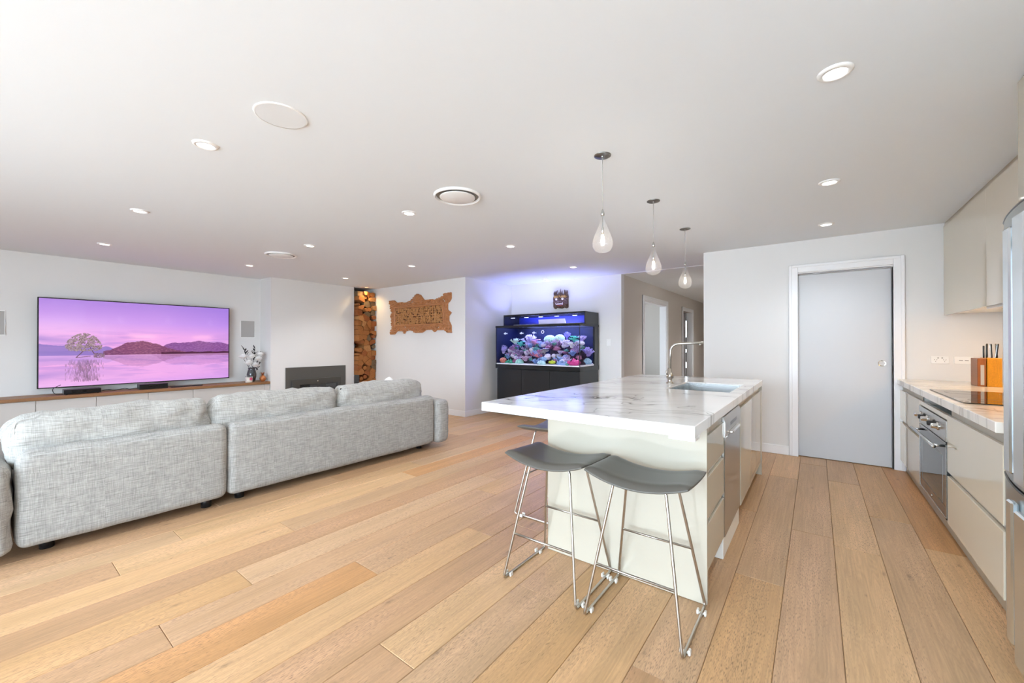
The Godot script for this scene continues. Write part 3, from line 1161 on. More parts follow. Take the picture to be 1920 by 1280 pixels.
	for w: Array in [[lo.x, lo.x + 0.004, lo.z, hi.z], [hi.x - 0.004, hi.x, lo.z, hi.z], [lo.x, hi.x, lo.z, lo.z + 0.004], [lo.x, hi.x, hi.z - 0.004, hi.z]]:
		box(st, Vector3(w[0], lo.y, w[2]), Vector3(w[1], hi.y, w[3]))
	wpart("bowl", st, M.steel, o)
	st = sts()
	for w: Array in [[-0.944, lo.x, -3.929, -3.236], [hi.x, -0.491, -3.929, -3.236], [lo.x, hi.x, -3.929, lo.z], [lo.x, hi.x, hi.z, -3.236]]:
		box(st, Vector3(w[0], 0.885, w[2]), Vector3(w[1], 0.893, w[3]), 0.001)
	wpart("rim", st, M.steel, o)
	st = sts(true)
	lathe(st, [Vector2(0.0, 0.686), Vector2(0.036, 0.686), Vector2(0.044, 0.689), Vector2(0.046, 0.685)], 24, Vector3(-0.72, 0, -3.60))
	wpart("drain", st, M.chrome, o)
	# tap
	var tp := Vector3(-1.031, 0.90, -3.695)
	o = thing("tap", "tall brushed steel gooseneck tap standing behind the island sink", "tap", tp)
	st = sts(true)
	lathe(st, [Vector2(0.0, 0.0), Vector2(0.030, 0.0), Vector2(0.030, 0.006), Vector2(0.021, 0.012), Vector2(0.020, 0.035), Vector2(0.030, 0.046), Vector2(0.033, 0.066), Vector2(0.028, 0.086), Vector2(0.019, 0.094), Vector2(0.018, 0.125), Vector2(0.013, 0.130), Vector2(0.0, 0.130)], 24)
	part("base", st, M.wire_steel, o)
	st = sts(true)
	tube(st, rounded([Vector3(0, 0.12, 0), Vector3(0.008, 0.345, 0), Vector3(0.275, 0.358, 0)], 0.075, 10), 0.0115, 14)
	var sp := part("spout", st, M.wire_steel, o)
	st = sts(true)
	lathe(st, [Vector2(0.0, -0.006), Vector2(0.009, -0.006), Vector2(0.010, 0.012), Vector2(0.0, 0.012)], 16, Vector3(0.248, 0.340, 0))
	part("aerator", st, M.chrome, sp)
	for s in [-1, 1]:
		st = sts(true)
		tube(st, [Vector3(0, 0.066, 0), Vector3(-0.012, 0.068, 0.040 * s), Vector3(-0.016, 0.070, 0.052 * s)], [0.011, 0.010, 0.006], 12)
		var hnd := part("handle", st, M.wire_steel, o)
		if s == 1:
			st = sts(true)
			tube(st, [Vector3(-0.014, 0.072, 0.046), Vector3(-0.018, 0.115, 0.050)], [0.005, 0.004], 10)
			part("lever", st, M.wire_steel, hnd)
	# socket under the overhang
	o = thing("power_outlet", "white power outlet fixed under the overhang of the marble island top", "power outlet", Vector3(-0.483, 0.815, -1.95), "white power outlets")
	st = sts()
	box(st, Vector3(-0.540, 0.815, -1.905), Vector3(-0.424, 0.85, -1.99), 0.003)
	wpart("plate", st, M.plastic_white, o)
	for x: float in [-0.515, -0.465]:
		st = sts()
		for k: Array in [[0.0, 0.0], [0.012, 0.006], [-0.012, 0.006]]:
			box(st, Vector3(x + k[0] - 0.0018, 0.832 + k[1], -1.9055), Vector3(x + k[0] + 0.0018, 0.842 + k[1], -1.9035))
		wpart("socket", st, M.socket_dark, o)


# ------------------------------------------------------------------ bar stools
func build_stools() -> void:
	var o := thing("bar_stool", "grey leather bar stool at the island's near end, right of the other", "bar stool", Vector3(-0.638, 0, -1.885), "grey bar stools on wire sled bases")
	# saddle seat: a padded sheet that dips in the middle
	var st := sts(true)
	var n := 26
	var m := 16
	var top := []
	var bot := []
	for i in n + 1:
		var rt := []
		var rb := []
		for j in m + 1:
			var u := 2.0 * i / n - 1.0
			var v := 2.0 * j / m - 1.0
			u = sin(u * PI / 2)
			v = sin(v * PI / 2)
			var x := 0.236 * u * (1.0 - 0.03 * v * v)
			var z := 0.178 * v * (1.0 - 0.04 * u * u)
			var e := pow(maxf(absf(u), absf(v)), 8.0)
			var y := 0.622 + 0.046 * u * u + 0.006 * v
			var crown := 0.012 * (1.0 - e)
			var ridge := 0.005 * exp(-pow((absf(v) - 0.78) * 9.0, 2.0))
			rt.append(Vector3(x, y + crown + ridge - 0.010 * e, z))
			rb.append(Vector3(x, y - 0.022 + 0.006 * e, z))
		top.append(rt)
		bot.append(rb)
	for i in n:
		for j in m:
			face(st, [top[i][j], top[i + 1][j], top[i + 1][j + 1], top[i][j + 1]], Vector3.UP)
			face(st, [bot[i][j], bot[i + 1][j], bot[i + 1][j + 1], bot[i][j + 1]], Vector3.DOWN)
	for i in n:
		face(st, [top[i][0], top[i + 1][0], bot[i + 1][0], bot[i][0]], Vector3(0, 0, -1))
		face(st, [top[i][m], top[i + 1][m], bot[i + 1][m], bot[i][m]], Vector3(0, 0, 1))
	for j in m:
		face(st, [top[0][j], top[0][j + 1], bot[0][j + 1], bot[0][j]], Vector3(-1, 0, 0))
		face(st, [top[n][j], top[n][j + 1], bot[n][j + 1], bot[n][j]], Vector3(1, 0, 0))
	part("seat", st, M.seat_leather, o)
	var r := 0.0065
	for s: float in [-1.0, 1.0]:
		var pts := [Vector3(0.04 * s, 0.606, 0.085), Vector3(0.118 * s, 0.609, 0.085), Vector3(0.214 * s, r, 0.202), Vector3(0.214 * s, r, -0.205), Vector3(0.118 * s, 0.609, -0.085), Vector3(0.04 * s, 0.606, -0.085)]
		st = sts(true)
		tube(st, rounded(pts, 0.022, 5), r, 10)
		var fr := part("side_frame", st, M.wire_steel, o)
		for z: float in [0.155, -0.135]:
			for q: float in [-1.0, 1.0]:
				st = sts()
				box(st, Vector3(0.214 * s + q * 0.016 - 0.005, 0.0, z - 0.012), Vector3(0.214 * s + q * 0.016 + 0.005, 0.022, z + 0.012), 0.003)
				box(st, Vector3(0.214 * s, 0.004, z - 0.005), Vector3(0.214 * s + q * 0.014, 0.010, z + 0.005), 0.001)
				part("floor_glide", st, M.clip, fr)
	st = sts(true)
	var fy := 0.235
	var t := fy / 0.609
	var fx := lerpf(0.214, 0.118, t)
	tube(st, [Vector3(-fx, fy, lerpf(0.202, 0.085, t)), Vector3(fx, fy, lerpf(0.202, 0.085, t))], 0.0058, 10)
	part("footrest", st, M.wire_steel, o)
	st = sts(true)
	fy = 0.285
	t = fy / 0.609
	fx = lerpf(0.214, 0.118, t)
	tube(st, [Vector3(-fx, fy, -lerpf(0.205, 0.085, t)), Vector3(fx, fy, -lerpf(0.205, 0.085, t))], 0.0058, 10)
	part("crossbar", st, M.wire_steel, o)
	dup(o, Vector3(-1.115, 0, -1.895), "grey leather bar stool at the island's near end, left of the other")
	dup(o, Vector3(-1.565, 0, -2.60), "grey leather bar stool on the living room side of the island, half hidden by it", PI / 2)


# ------------------------------------------------------------------ kitchen along the right wall
func front(o: Node3D, n: String, y0: float, y1: float, z0: float, z1: float, m := "gloss_taupe") -> MeshInstance3D:
	var st := sts()
	box(st, Vector3(0.663, y0, z0), Vector3(0.683, y1, z1), 0.0015)
	return wpart(n, st, M[m], o)


func channel(o: Node3D, y: float, h: float, z0: float, z1: float) -> void:
	var st := sts()
	box(st, Vector3(0.6835, y - 0.003, z0), Vector3(0.692, y + h + 0.003, z1), 0.001)
	wpart("finger_channel", st, M.channel, o)


func cabinet_body(o: Node3D, z0: float, z1: float) -> void:
	var st := sts()
	box(st, Vector3(0.684, 0.10, z0), Vector3(1.31, 0.85, z1))
	wpart("body", st, M.matt_cream, o)
	st = sts()
	box(st, Vector3(0.705, 0.002, z0), Vector3(0.73, 0.10, z1))
	wpart("kickboard", st, M.kick, o)


func build_kitchen_run() -> void:
	var o := thing("base_cabinet", "narrow taupe gloss base cabinet against the wall beside the white door", "cabinet", Vector3(1.0, 0, -5.34), "taupe gloss base cabinets")
	cabinet_body(o, -5.486, -5.212)
	front(o, "door", 0.112, 0.485, -5.484, -5.214)
	front(o, "drawer", 0.512, 0.797, -5.484, -5.214)
	channel(o, 0.485, 0.027, -5.486, -5.212)
	channel(o, 0.797, 0.045, -5.486, -5.212)
	o = thing("base_cabinet", "taupe gloss two-tier base cabinet on the far side of the oven", "cabinet", Vector3(1.0, 0, -4.87), "taupe gloss base cabinets")
	cabinet_body(o, -5.210, -4.542)
	front(o, "door", 0.112, 0.485, -5.208, -4.544)
	front(o, "drawer", 0.512, 0.797, -5.208, -4.544)
	channel(o, 0.485, 0.027, -5.210, -4.542)
	channel(o, 0.797, 0.045, -5.210, -4.542)
	# oven
	o = thing("oven", "built-in stainless oven with knobs, towel rail handle and dark glass door", "oven", Vector3(1.0, 0, -4.12))
	var st := sts()
	box(st, Vector3(0.68, 0.115, -4.538), Vector3(1.28, 0.765, -3.704))
	wpart("body", st, M.steel_dark, o)
	st = sts()
	box(st, Vector3(0.684, 0.10, -4.540), Vector3(0.70, 0.112, -3.702))
	wpart("filler", st, M.gloss_taupe, o)
	st = sts()
	box(st, Vector3(0.663, 0.766, -4.540), Vector3(0.683, 0.797, -3.702), 0.0015)
	wpart("filler", st, M.gloss_taupe, o)
	st = sts()
	box(st, Vector3(0.705, 0.002, -4.540), Vector3(0.73, 0.10, -3.702))
	wpart("kickboard", st, M.kick, o)
	st = sts()
	box(st, Vector3(0.658, 0.625, -4.536), Vector3(0.68, 0.758, -3.706), 0.002)
	var cp := wpart("control_panel", st, M.steel, o)
	for z: float in [-4.47, -4.33, -4.23, -4.02, -3.90]:
		st = sts(true)
		lathe(st, [Vector2(0.0, 0.0), Vector2(0.027, 0.0), Vector2(0.027, 0.006), Vector2(0.018, 0.010), Vector2(0.017, 0.032), Vector2(0.014, 0.036), Vector2(0.0, 0.036)], 20)
		var k := part("knob", st, M.chrome if z != -4.02 and z != -4.33 else M.black_plastic, cp)
		k.position = Vector3(0.658, 0.694, z) - o.position
		k.rotation.z = PI / 2
	st = sts()
	box(st, Vector3(0.661, 0.128, -4.536), Vector3(0.68, 0.615, -3.706), 0.003)
	var dr := wpart("door", st, M.oven_glass, o)
	st = sts()
	for e: Array in [[0.128, 0.140, -4.536, -3.706], [0.603, 0.617, -4.536, -3.706], [0.128, 0.617, -4.536, -4.522], [0.128, 0.617, -3.720, -3.706]]:
		box(st, Vector3(0.659, e[0], e[2]), Vector3(0.662, e[1], e[3]), 0.001)
	wpart("frame", st, M.steel, dr)
	st = sts()
	for e: Array in [[0.205, 0.211, -4.43, -3.81], [0.520, 0.526, -4.43, -3.81], [0.205, 0.526, -4.436, -4.43], [0.205, 0.526, -3.81, -3.804]]:
		box(st, Vector3(0.6603, e[0], e[2]), Vector3(0.6615, e[1], e[3]))
	wpart("window_border", st, M.steel_dark, dr)
	st = sts(true)
	tube(st, [Vector3(0.612, 0.583, -4.50), Vector3(0.612, 0.583, -3.742)], 0.010, 14)
	var hd := wpart("handle", st, M.steel, dr)
	for z: float in [-4.44, -3.80]:
		st = sts(true)
		tube(st, [Vector3(0.662, 0.583, z), Vector3(0.612, 0.583, z)], 0.008, 12)
		wpart("bracket", st, M.steel, dr)
	st = sts(true)
	lathe(st, [Vector2(0.0, 0.0), Vector2(0.009, 0.0), Vector2(0.007, 0.003), Vector2(0.0, 0.003)], 16)
	var bd := part("badge", st, M.chrome, dr)
	bd.position = Vector3(0.661, 0.165, -4.12) - o.position
	bd.rotation.z = PI / 2
	# deep drawers next to the fridge
	o = thing("base_cabinet", "taupe gloss unit of two deep drawers between the oven and the fridge", "drawers", Vector3(1.0, 0, -3.22), "taupe gloss base cabinets")
	cabinet_body(o, -3.698, -2.742)
	front(o, "drawer", 0.112, 0.415, -3.697, -2.744)
	front(o, "drawer", 0.442, 0.797, -3.697, -2.744)
	channel(o, 0.415, 0.027, -3.698, -2.742)
	channel(o, 0.797, 0.045, -3.698, -2.742)
	uv_top = true
	uv_off = Vector2(0.1, 0.9)
	st = sts()
	box(st, Vector3(0.640, 0.85, -5.488), Vector3(1.329, 0.90, -2.742), 0.003)
	single("kitchen_worktop", st, M.marble_bench, "white veined marble worktop along the right wall under the wall cabinets", "worktop", Vector3(0.98, 0.85, -4.1))
	uv_top = false
	uv_off = Vector2.ZERO
	# cooktop
	o = thing("cooktop", "black glass cooktop let into the worktop above the oven", "cooktop", Vector3(0.93, 0.90, -3.95))
	st = sts()
	box(st, Vector3(0.688, 0.9005, -4.345), Vector3(1.19, 0.9055, -3.475), 0.002)
	wpart("glass_top", st, M.black_glass, o)
	for c: Array in [[0.82, -4.15, 0.09], [0.82, -3.66, 0.075], [1.06, -4.15, 0.07], [1.06, -3.66, 0.10]]:
		st = sts(true)
		lathe(st, [Vector2(c[2] - 0.002, 0.9056), Vector2(c[2] - 0.002, 0.9060), Vector2(c[2], 0.9060), Vector2(c[2], 0.9056)], 40, Vector3(c[0], 0, c[1]))
		wpart("zone_ring", st, M.grey_metal, o)
	# wall cabinets
	for c: Array in [["far wall cabinet in taupe gloss, ending at the white walled corner", -5.486, -4.3005], ["near wall cabinet in taupe gloss, partly hidden by the fridge", -4.2995, -2.742]]:
		o = thing("wall_cabinet", c[0], "cabinet", Vector3(1.15, 1.515, (c[1] + c[2]) * 0.5), "taupe gloss wall cabinets")
		st = sts()
		box(st, Vector3(0.99, 1.53, c[1]), Vector3(1.328, 2.375, c[2]))
		wpart("body", st, M.matt_cream, o)
		st = sts()
		box(st, Vector3(0.967, 1.515, c[1]), Vector3(0.989, 2.352, c[2]), 0.0006)
		wpart("door", st, M.gloss_taupe, o)
		st = sts()
		box(st, Vector3(0.975, 2.354, c[1]), Vector3(0.99, CEIL - 0.001, c[2]))
		wpart("cornice", st, M.kick, o)
	o = thing("rangehood", "slim pale rangehood fitted under the wall cabinets above the cooktop", "rangehood", Vector3(1.15, 1.49, -3.95))
	st = sts()
	box(st, Vector3(1.0, 1.500, -4.45), Vector3(1.31, 1.529, -3.45), 0.004)
	wpart("body", st, M.plastic_white, o)
	st = sts()
	box(st, Vector3(1.05, 1.494, -4.35), Vector3(1.26, 1.499, -3.55), 0.001)
	wpart("filter", st, M.steel, o)
	# warm strip light at the back of the wall cabinets
	o = thing("strip_light", "warm glowing strip light under the wall cabinets against the splashback", "strip light", Vector3(1.29, 1.515, -4.1))
	st = sts()
	box(st, Vector3(1.275, 1.512, -5.0), Vector3(1.315, 1.529, -2.8), 0.002)
	wpart("housing", st, M.plastic_white, o)
	st = sts()
	box(st, Vector3(1.28, 1.506, -4.98), Vector3(1.31, 1.511, -2.82))
	wpart("lamp_face", st, M.strip_warm, o)
	var l := AreaLight3D.new()
	l.name = "strip_glow"
	l.area_size = Vector2(0.03, 2.1)
	l.light_energy = 1.4
	l.light_color = Color(1.0, 0.78, 0.45)
	l.position = Vector3(1.295, 1.503, -3.9) - o.position
	l.rotation.x = -PI / 2
	l.shadow_enabled = true
	o.add_child(l)
	# knife block
	var kb := Vector3(1.143, 0.90, -5.02)
	o = thing("knife_block", "orange bamboo knife block standing on the bench by the corner", "knife block", kb)
	st = sts()
	box(st, Vector3(-0.032, 0.0, -0.09), Vector3(0.048, 0.232, 0.09), 0.003)
	part("block", st, M.bamboo, o)
	st = sts()
	box(st, Vector3(-0.085, 0.0, -0.09), Vector3(-0.036, 0.228, 0.088), 0.003)
	var fp := part("front_block", st, M.bamboo_dark, o)
	st = sts()
	box(st, Vector3(-0.068, 0.012, 0.0885), Vector3(-0.048, 0.175, 0.0900), 0.002)
	part("slot_plate", st, M.grille_grey, fp)
	var r := RandomNumberGenerator.new()
	r.seed = 4
	var places := [["leftmost knife in the bamboo block, its pale handle leaning", -0.044, 0.06, 0.100], ["second knife from the left in the bamboo block", -0.027, 0.05, 0.112], ["third knife from the left in the bamboo block", -0.013, 0.0, 0.117], ["middle one of the seven knives in the bamboo block", 0.002, 0.05, 0.115],
		["third knife from the right in the bamboo block", 0.014, -0.01, 0.113], ["second knife from the right in the bamboo block", 0.026, 0.05, 0.116], ["rightmost knife in the bamboo block", 0.038, 0.02, 0.116]]
	for p: Array in places:
		var kn := thing("knife", p[0], "knife", kb + Vector3(p[1], 0.2325, p[2]), "knives in the knife block")
		kn.rotation = Vector3(r.randf_range(-0.06, 0.06), r.randf_range(-0.3, 0.3), r.randf_range(-0.12, 0.06))
		st = sts(true)
		lathe(st, [Vector2(0.0, 0.0), Vector2(0.005, 0.0), Vector2(0.0055, 0.02), Vector2(0.0048, p[3] * 0.6), Vector2(0.006, p[3] * 0.93), Vector2(0.004, p[3]), Vector2(0.0, p[3])], 12)
		part("handle", st, M.black_plastic, kn)
		st = sts()
		box(st, Vector3(-0.0058, 0.004, -0.002), Vector3(-0.0040, p[3] * 0.97, 0.0045), 0.0006)
		part("tang", st, M.chrome, kn)
	# power outlet and switch plate on the end wall
	o = thing("power_outlet", "white double power outlet on the wall beside the white door frame", "power outlet", Vector3(0.94, 1.094, -5.489), "white power outlets")
	st = sts()
	box(st, Vector3(-0.061, -0.034, 0.0), Vector3(0.061, 0.034, 0.009), 0.003)
	part("plate", st, M.plastic_white, o)
	for x: float in [-0.030, 0.030]:
		st = sts()
		for q: Array in [[-0.008, 0.002, 0.5], [0.008, 0.002, -0.5], [0.0, -0.013, 0.0]]:
			prism(st, PackedVector2Array([Vector2(-0.0014, -0.0045), Vector2(0.0014, -0.0045), Vector2(0.0014, 0.0045), Vector2(-0.0014, 0.0045)]), Vector3(cos(q[2]), sin(q[2]), 0), Vector3(-sin(q[2]), cos(q[2]), 0), Vector3(0, 0, 0.001), Vector3(x + q[0], q[1], 0.0088))
		part("socket", st, M.socket_dark, o)
		st = sts()
		box(st, Vector3(x * 0.45 - 0.005, 0.014, 0.009), Vector3(x * 0.45 + 0.005, 0.026, 0.012), 0.001)
		part("rocker", st, M.grille_grey, o)
	o = thing("switch_plate", "white blank double switch plate on the wall left of the knife block", "switch plate", Vector3(1.092, 1.094, -5.489))
	st = sts()
	box(st, Vector3(-0.061, -0.034, 0.0), Vector3(0.061, 0.034, 0.009), 0.003)
	part("plate", st, M.plastic_white, o)
	for x: float in [-0.018, 0.018]:
		st = sts()
		box(st, Vector3(x - 0.012, -0.004, 0.009), Vector3(x + 0.012, 0.003, 0.0115), 0.001)
		part("rocker", st, M.grille_grey, o)


# ------------------------------------------------------------------ fridge and the cupboard over it
func build_fridge() -> void:
	var o := thing("fridge", "tall stainless steel fridge with curved doors and vertical bar handles", "fridge", Vector3(1.0, 0, -2.27))
	var st := sts()
	box(st, Vector3(0.72, 0.04, -2.72), Vector3(1.30, 1.745, -1.80), 0.006)
	wpart("body", st, M.steel_dark, o)
	for half: Array in [[-2.722, -2.263], [-2.257, -1.798]]:
		for lev: Array in [[0.700, 1.775], [0.06, 0.684]]:
			st = sts(true)
			bowed(st, half[0], half[1], lev[0], lev[1])
			var d := wpart("door", st, M.fridge_steel, o)
			st = sts(true)
			bowed_lip(st, half[0], half[1], lev[1])
			wpart("seal", st, M.black_plastic, d)
	for h: Array in [[-2.450, -2.385, 0.593, 0.75, 1.70], [-2.290, -2.19, 0.577, 0.74, 1.715], [-2.43, -2.375, 0.593, 0.10, 0.645], [-2.290, -2.19, 0.577, 0.08, 0.64]]:
		st = sts()
		box(st, Vector3(h[2], h[3], h[0]), Vector3(h[2] + 0.022, h[4], h[1]), 0.006)
		var b := wpart("handle", st, M.handle_steel, o)
		for y: float in [h[3] + 0.05, h[4] - 0.09]:
			st = sts()
			box(st, Vector3(h[2] + 0.02, y, h[0] + 0.01), Vector3(bow((h[0] + h[1]) * 0.5) + 0.012, y + 0.035, h[1] - 0.01), 0.003)
			wpart("standoff", st, M.handle_steel, b)
	o = thing("overhead_cabinet", "pale cream overhead cabinet above the fridge at the right edge", "cabinet", Vector3(1.0, 1.84, -2.24))
	st = sts()
	box(st, Vector3(0.722, 1.84, -2.70), Vector3(1.328, CEIL - 0.002, -1.80))
	wpart("body", st, M.matt_cream, o)
	for z: Array in [[-2.70, -2.252], [-2.248, -1.80]]:
		st = sts()
		box(st, Vector3(0.70, 1.842, z[0]), Vector3(0.721, CEIL - 0.01, z[1]), 0.0015)
		wpart("door", st, M.gloss_cream, o)


func bow(z: float) -> float:          # plan curve of the fridge doors
	var t := (z + 2.26) / 0.462
	return 0.612 + 0.052 * t * t


func bowed(st: SurfaceTool, z0: float, z1: float, y0: float, y1: float) -> void:
	var n := 12
	var poly := PackedVector2Array()
	for i in n + 1:
		var z := lerpf(z0, z1, float(i) / n)
		poly.append(Vector2(bow(z), z))
	poly.append(Vector2(0.715, z1))
	poly.append(Vector2(0.715, z0))
	st.set_smooth_group(-1)
	prism(st, poly, Vector3.RIGHT, Vector3.BACK, Vector3.UP * (y1 - y0), Vector3(0, y0, 0))


func bowed_lip(st: SurfaceTool, z0: float, z1: float, y: float) -> void:
	var n := 12
	var pts := []
	for i in n + 1:
		var z := lerpf(z0, z1, float(i) / n)
		pts.append(Vector3(bow(z) + 0.002, y + 0.003, z))
	tube(st, pts, 0.005, 6)


# ------------------------------------------------------------------ pendants
func build_pendants() -> void:
	var o := thing("pendant_lamp", "bubbled glass teardrop pendant nearest the camera over the island", "pendant lamp", Vector3(-1.025, CEIL, -2.273), "glass teardrop pendants")
	var st := sts(true)
	lathe(st, [Vector2(0.0, -0.006), Vector2(0.046, -0.006), Vector2(0.050, -0.004), Vector2(0.050, 0.0)], 32)
	lathe(st, [Vector2(0.0, -0.016), Vector2(0.006, -0.014), Vector2(0.008, -0.006)], 14)
	part("canopy", st, M.steel_dark, o)
	st = sts(true)
	tube(st, [Vector3(0, -0.012, 0), Vector3(0, -0.335, 0)], 0.0022, 8)
	part("cord", st, M.grille_grey, o)
	st = sts(true)
	lathe(st, [Vector2(0.0, -0.366), Vector2(0.010, -0.366), Vector2(0.012, -0.352), Vector2(0.009, -0.340), Vector2(0.004, -0.326), Vector2(0.0, -0.326)], 16)
	part("cap", st, M.steel, o)
	# glass drop, gently uneven, with bubbles inside the wall
	st = sts(true)
	var prof := [Vector2(0.0, -0.590), Vector2(0.022, -0.587), Vector2(0.042, -0.577), Vector2(0.056, -0.560), Vector2(0.062, -0.538), Vector2(0.060, -0.515), Vector2(0.052, -0.490), Vector2(0.040, -0.462), Vector2(0.028, -0.434), Vector2(0.019, -0.405), Vector2(0.013, -0.380), Vector2(0.011, -0.362)]
	lathe(st, prof, 28, Vector3.ZERO, 0.0012, 3)
	var gl := part("glass_shade", st, M.pendant_glass, o)
	st = sts(true)
	var r := RandomNumberGenerator.new()
	r.seed = 12
	for k in 70:
		var a := r.randf() * TAU
		var y := r.randf_range(-0.582, -0.47)
		var q := 0.0
		for i in prof.size() - 1:
			if y >= prof[i].y and y <= prof[i + 1].y:
				q = lerpf(prof[i].x, prof[i + 1].x, (y - prof[i].y) / (prof[i + 1].y - prof[i].y))
		var s := r.randf_range(0.0015, 0.0035)
		blob(st, Vector3(cos(a) * (q - 0.003), y, sin(a) * (q - 0.003)), Vector3(s, s, s), 0.0, 1.0, 1, 4)
	var bb := part("bubbles", st, M.pendant_glass, gl)
	bb.set_meta("kind", "stuff")
	st = sts(true)
	lathe(st, [Vector2(0.0, -0.478), Vector2(0.007, -0.478), Vector2(0.007, -0.440), Vector2(0.004, -0.434), Vector2(0.0035, -0.360)], 14)
	part("lamp_holder", st, M.steel, o)
	st = sts(true)
	lathe(st, [Vector2(0.0, -0.548), Vector2(0.007, -0.545), Vector2(0.011, -0.535), Vector2(0.012, -0.515), Vector2(0.010, -0.495), Vector2(0.007, -0.479), Vector2(0.0, -0.479)], 16)
	part("bulb", st, M.filament, o)
	var l := OmniLight3D.new()
	l.name = "bulb_light"
	l.light_energy = PENDANT_ENERGY
	l.light_color = Color(1.0, 0.95, 0.88)
	l.omni_range = 12.0
	l.omni_attenuation = 2.0
	l.light_size = 0.012
	l.shadow_enabled = true
	l.position.y = -0.515
	o.add_child(l)
	dup(o, Vector3(-1.030, CEIL, -3.245), "bubbled glass teardrop pendant in the middle of the three over the island")
	dup(o, Vector3(-1.030, CEIL, -4.222), "bubbled glass teardrop pendant farthest from the camera, beside the hall")


# ------------------------------------------------------------------ sofa
func build_sofa() -> void:
	var o := thing("sofa", "long light grey woven fabric sofa seen from behind, facing the television", "sofa", Vector3(-4.1, 0, -1.7))
	for z: Array in [[-0.142, -1.176], [-1.184, -3.290]]:
		var st := sts(true)
		soft_box(st, Vector3(-3.70, 0.349, (z[0] + z[1]) * 0.5), Vector3(0.17, 0.562, z[0] - z[1]), 0.052, Vector3(0.012, 0.004, 0.004), 18, 0.006, 3)
		var bp := wpart("back_panel", st, M.linen, o)
		st = sts(true)
		var y := 0.602
		var zz := [z[0] - 0.035, z[1] + 0.035]
		tube(st, rounded([Vector3(-3.6215, 0.10, zz[0]), Vector3(-3.6215, y, zz[0]), Vector3(-3.6215, y, zz[1]), Vector3(-3.6215, 0.10, zz[1])], 0.04, 5), 0.0022, 5)
		wpart("seam", st, M.piping, bp)
	var n := 0
	for z: Array in [[-0.108, -1.098, 0.800], [-1.108, -2.152, 0.812], [-2.160, -3.215, 0.800]]:
		var st := sts(true)
		var t := Basis(Vector3(0, 0, 1), 0.10) * Basis(Vector3(1, 0, 0), [0.018, -0.012, 0.0][n])
		soft_box(st, Vector3(-3.84, 0.655, (z[0] + z[1]) * 0.5), Vector3(0.20, 0.33, z[0] - z[1]), 0.085, Vector3(0.045, 0.020, 0.012), 22, 0.028, 40 + n * 7, t)
		var cu := wpart("back_cushion", st, M.linen_light, o)
		st = sts(true)
		tube(st, rounded([t * Vector3(0.060, -0.12, z[0] - (z[0] + z[1]) * 0.5 - 0.035) + Vector3(-3.83, 0.655, (z[0] + z[1]) * 0.5), t * Vector3(0.060, 0.145, z[0] - (z[0] + z[1]) * 0.5 - 0.035) + Vector3(-3.83, 0.655, (z[0] + z[1]) * 0.5), t * Vector3(0.060, 0.145, z[1] - (z[0] + z[1]) * 0.5 + 0.035) + Vector3(-3.83, 0.655, (z[0] + z[1]) * 0.5), t * Vector3(0.060, -0.12, z[1] - (z[0] + z[1]) * 0.5 + 0.035) + Vector3(-3.83, 0.655, (z[0] + z[1]) * 0.5)], 0.05, 5), 0.0025, 5)
		wpart("piping", st, M.piping, cu)
		n += 1
	var st := sts(true)
	soft_box(st, Vector3(-4.20, 0.20, -1.71), Vector3(0.86, 0.24, 3.14), 0.03, Vector3.ZERO, 10)
	wpart("seat_base", st, M.linen, o)
	for z: Array in [[-0.145, -1.165], [-1.170, -2.205], [-2.210, -3.285]]:
		st = sts(true)
		soft_box(st, Vector3(-4.24, 0.395, (z[0] + z[1]) * 0.5), Vector3(0.88, 0.16, z[0] - z[1]), 0.06, Vector3(0.01, 0.03, 0.0), 14, 0.01, 9)
		wpart("seat_cushion", st, M.linen_light, o)
	for z: Array in [[-3.300, -3.500, -3.585], [0.150, -0.125, -3.585]]:
		st = sts(true)
		soft_box(st, Vector3(-4.12, 0.315, (z[0] + z[1]) * 0.5), Vector3(1.07, 0.51, z[0] - z[1]), 0.055, Vector3(0.015, 0.012, 0.014), 14, 0.008 if z[0] < -1 else 0.022, 15)
		wpart("arm", st, M.linen, o)
	for p: Array in [[-3.78, -0.27], [-3.74, -1.07], [-3.76, -1.30], [-3.80, -3.2], [-4.5, -0.3], [-4.5, -1.2], [-4.5, -3.2]]:
		st = sts(true)
		lathe(st, [Vector2(0.0, 0.0), Vector2(0.032, 0.0), Vector2(0.036, 0.08), Vector2(0.0, 0.08)], 18, Vector3(p[0], 0, p[1]))
		wpart("foot", st, M.black_plastic, o)
	st = sts(true)
	soft_box(st, Vector3.ZERO, Vector3(0.10, 0.30, 0.30), 0.045, Vector3(0.05, -0.03, -0.03), 14, 0.008, 5, Basis(Vector3(1, 0, 0), 0.5))
	var p := single("throw_pillow", st, M.pillow_white, "white throw pillow with only its tip showing over the sofa's right cushion", "pillow", Vector3.ZERO)
	p.position = Vector3(-4.13, 0.665, -2.99)
	p.rotation.z = 0.25


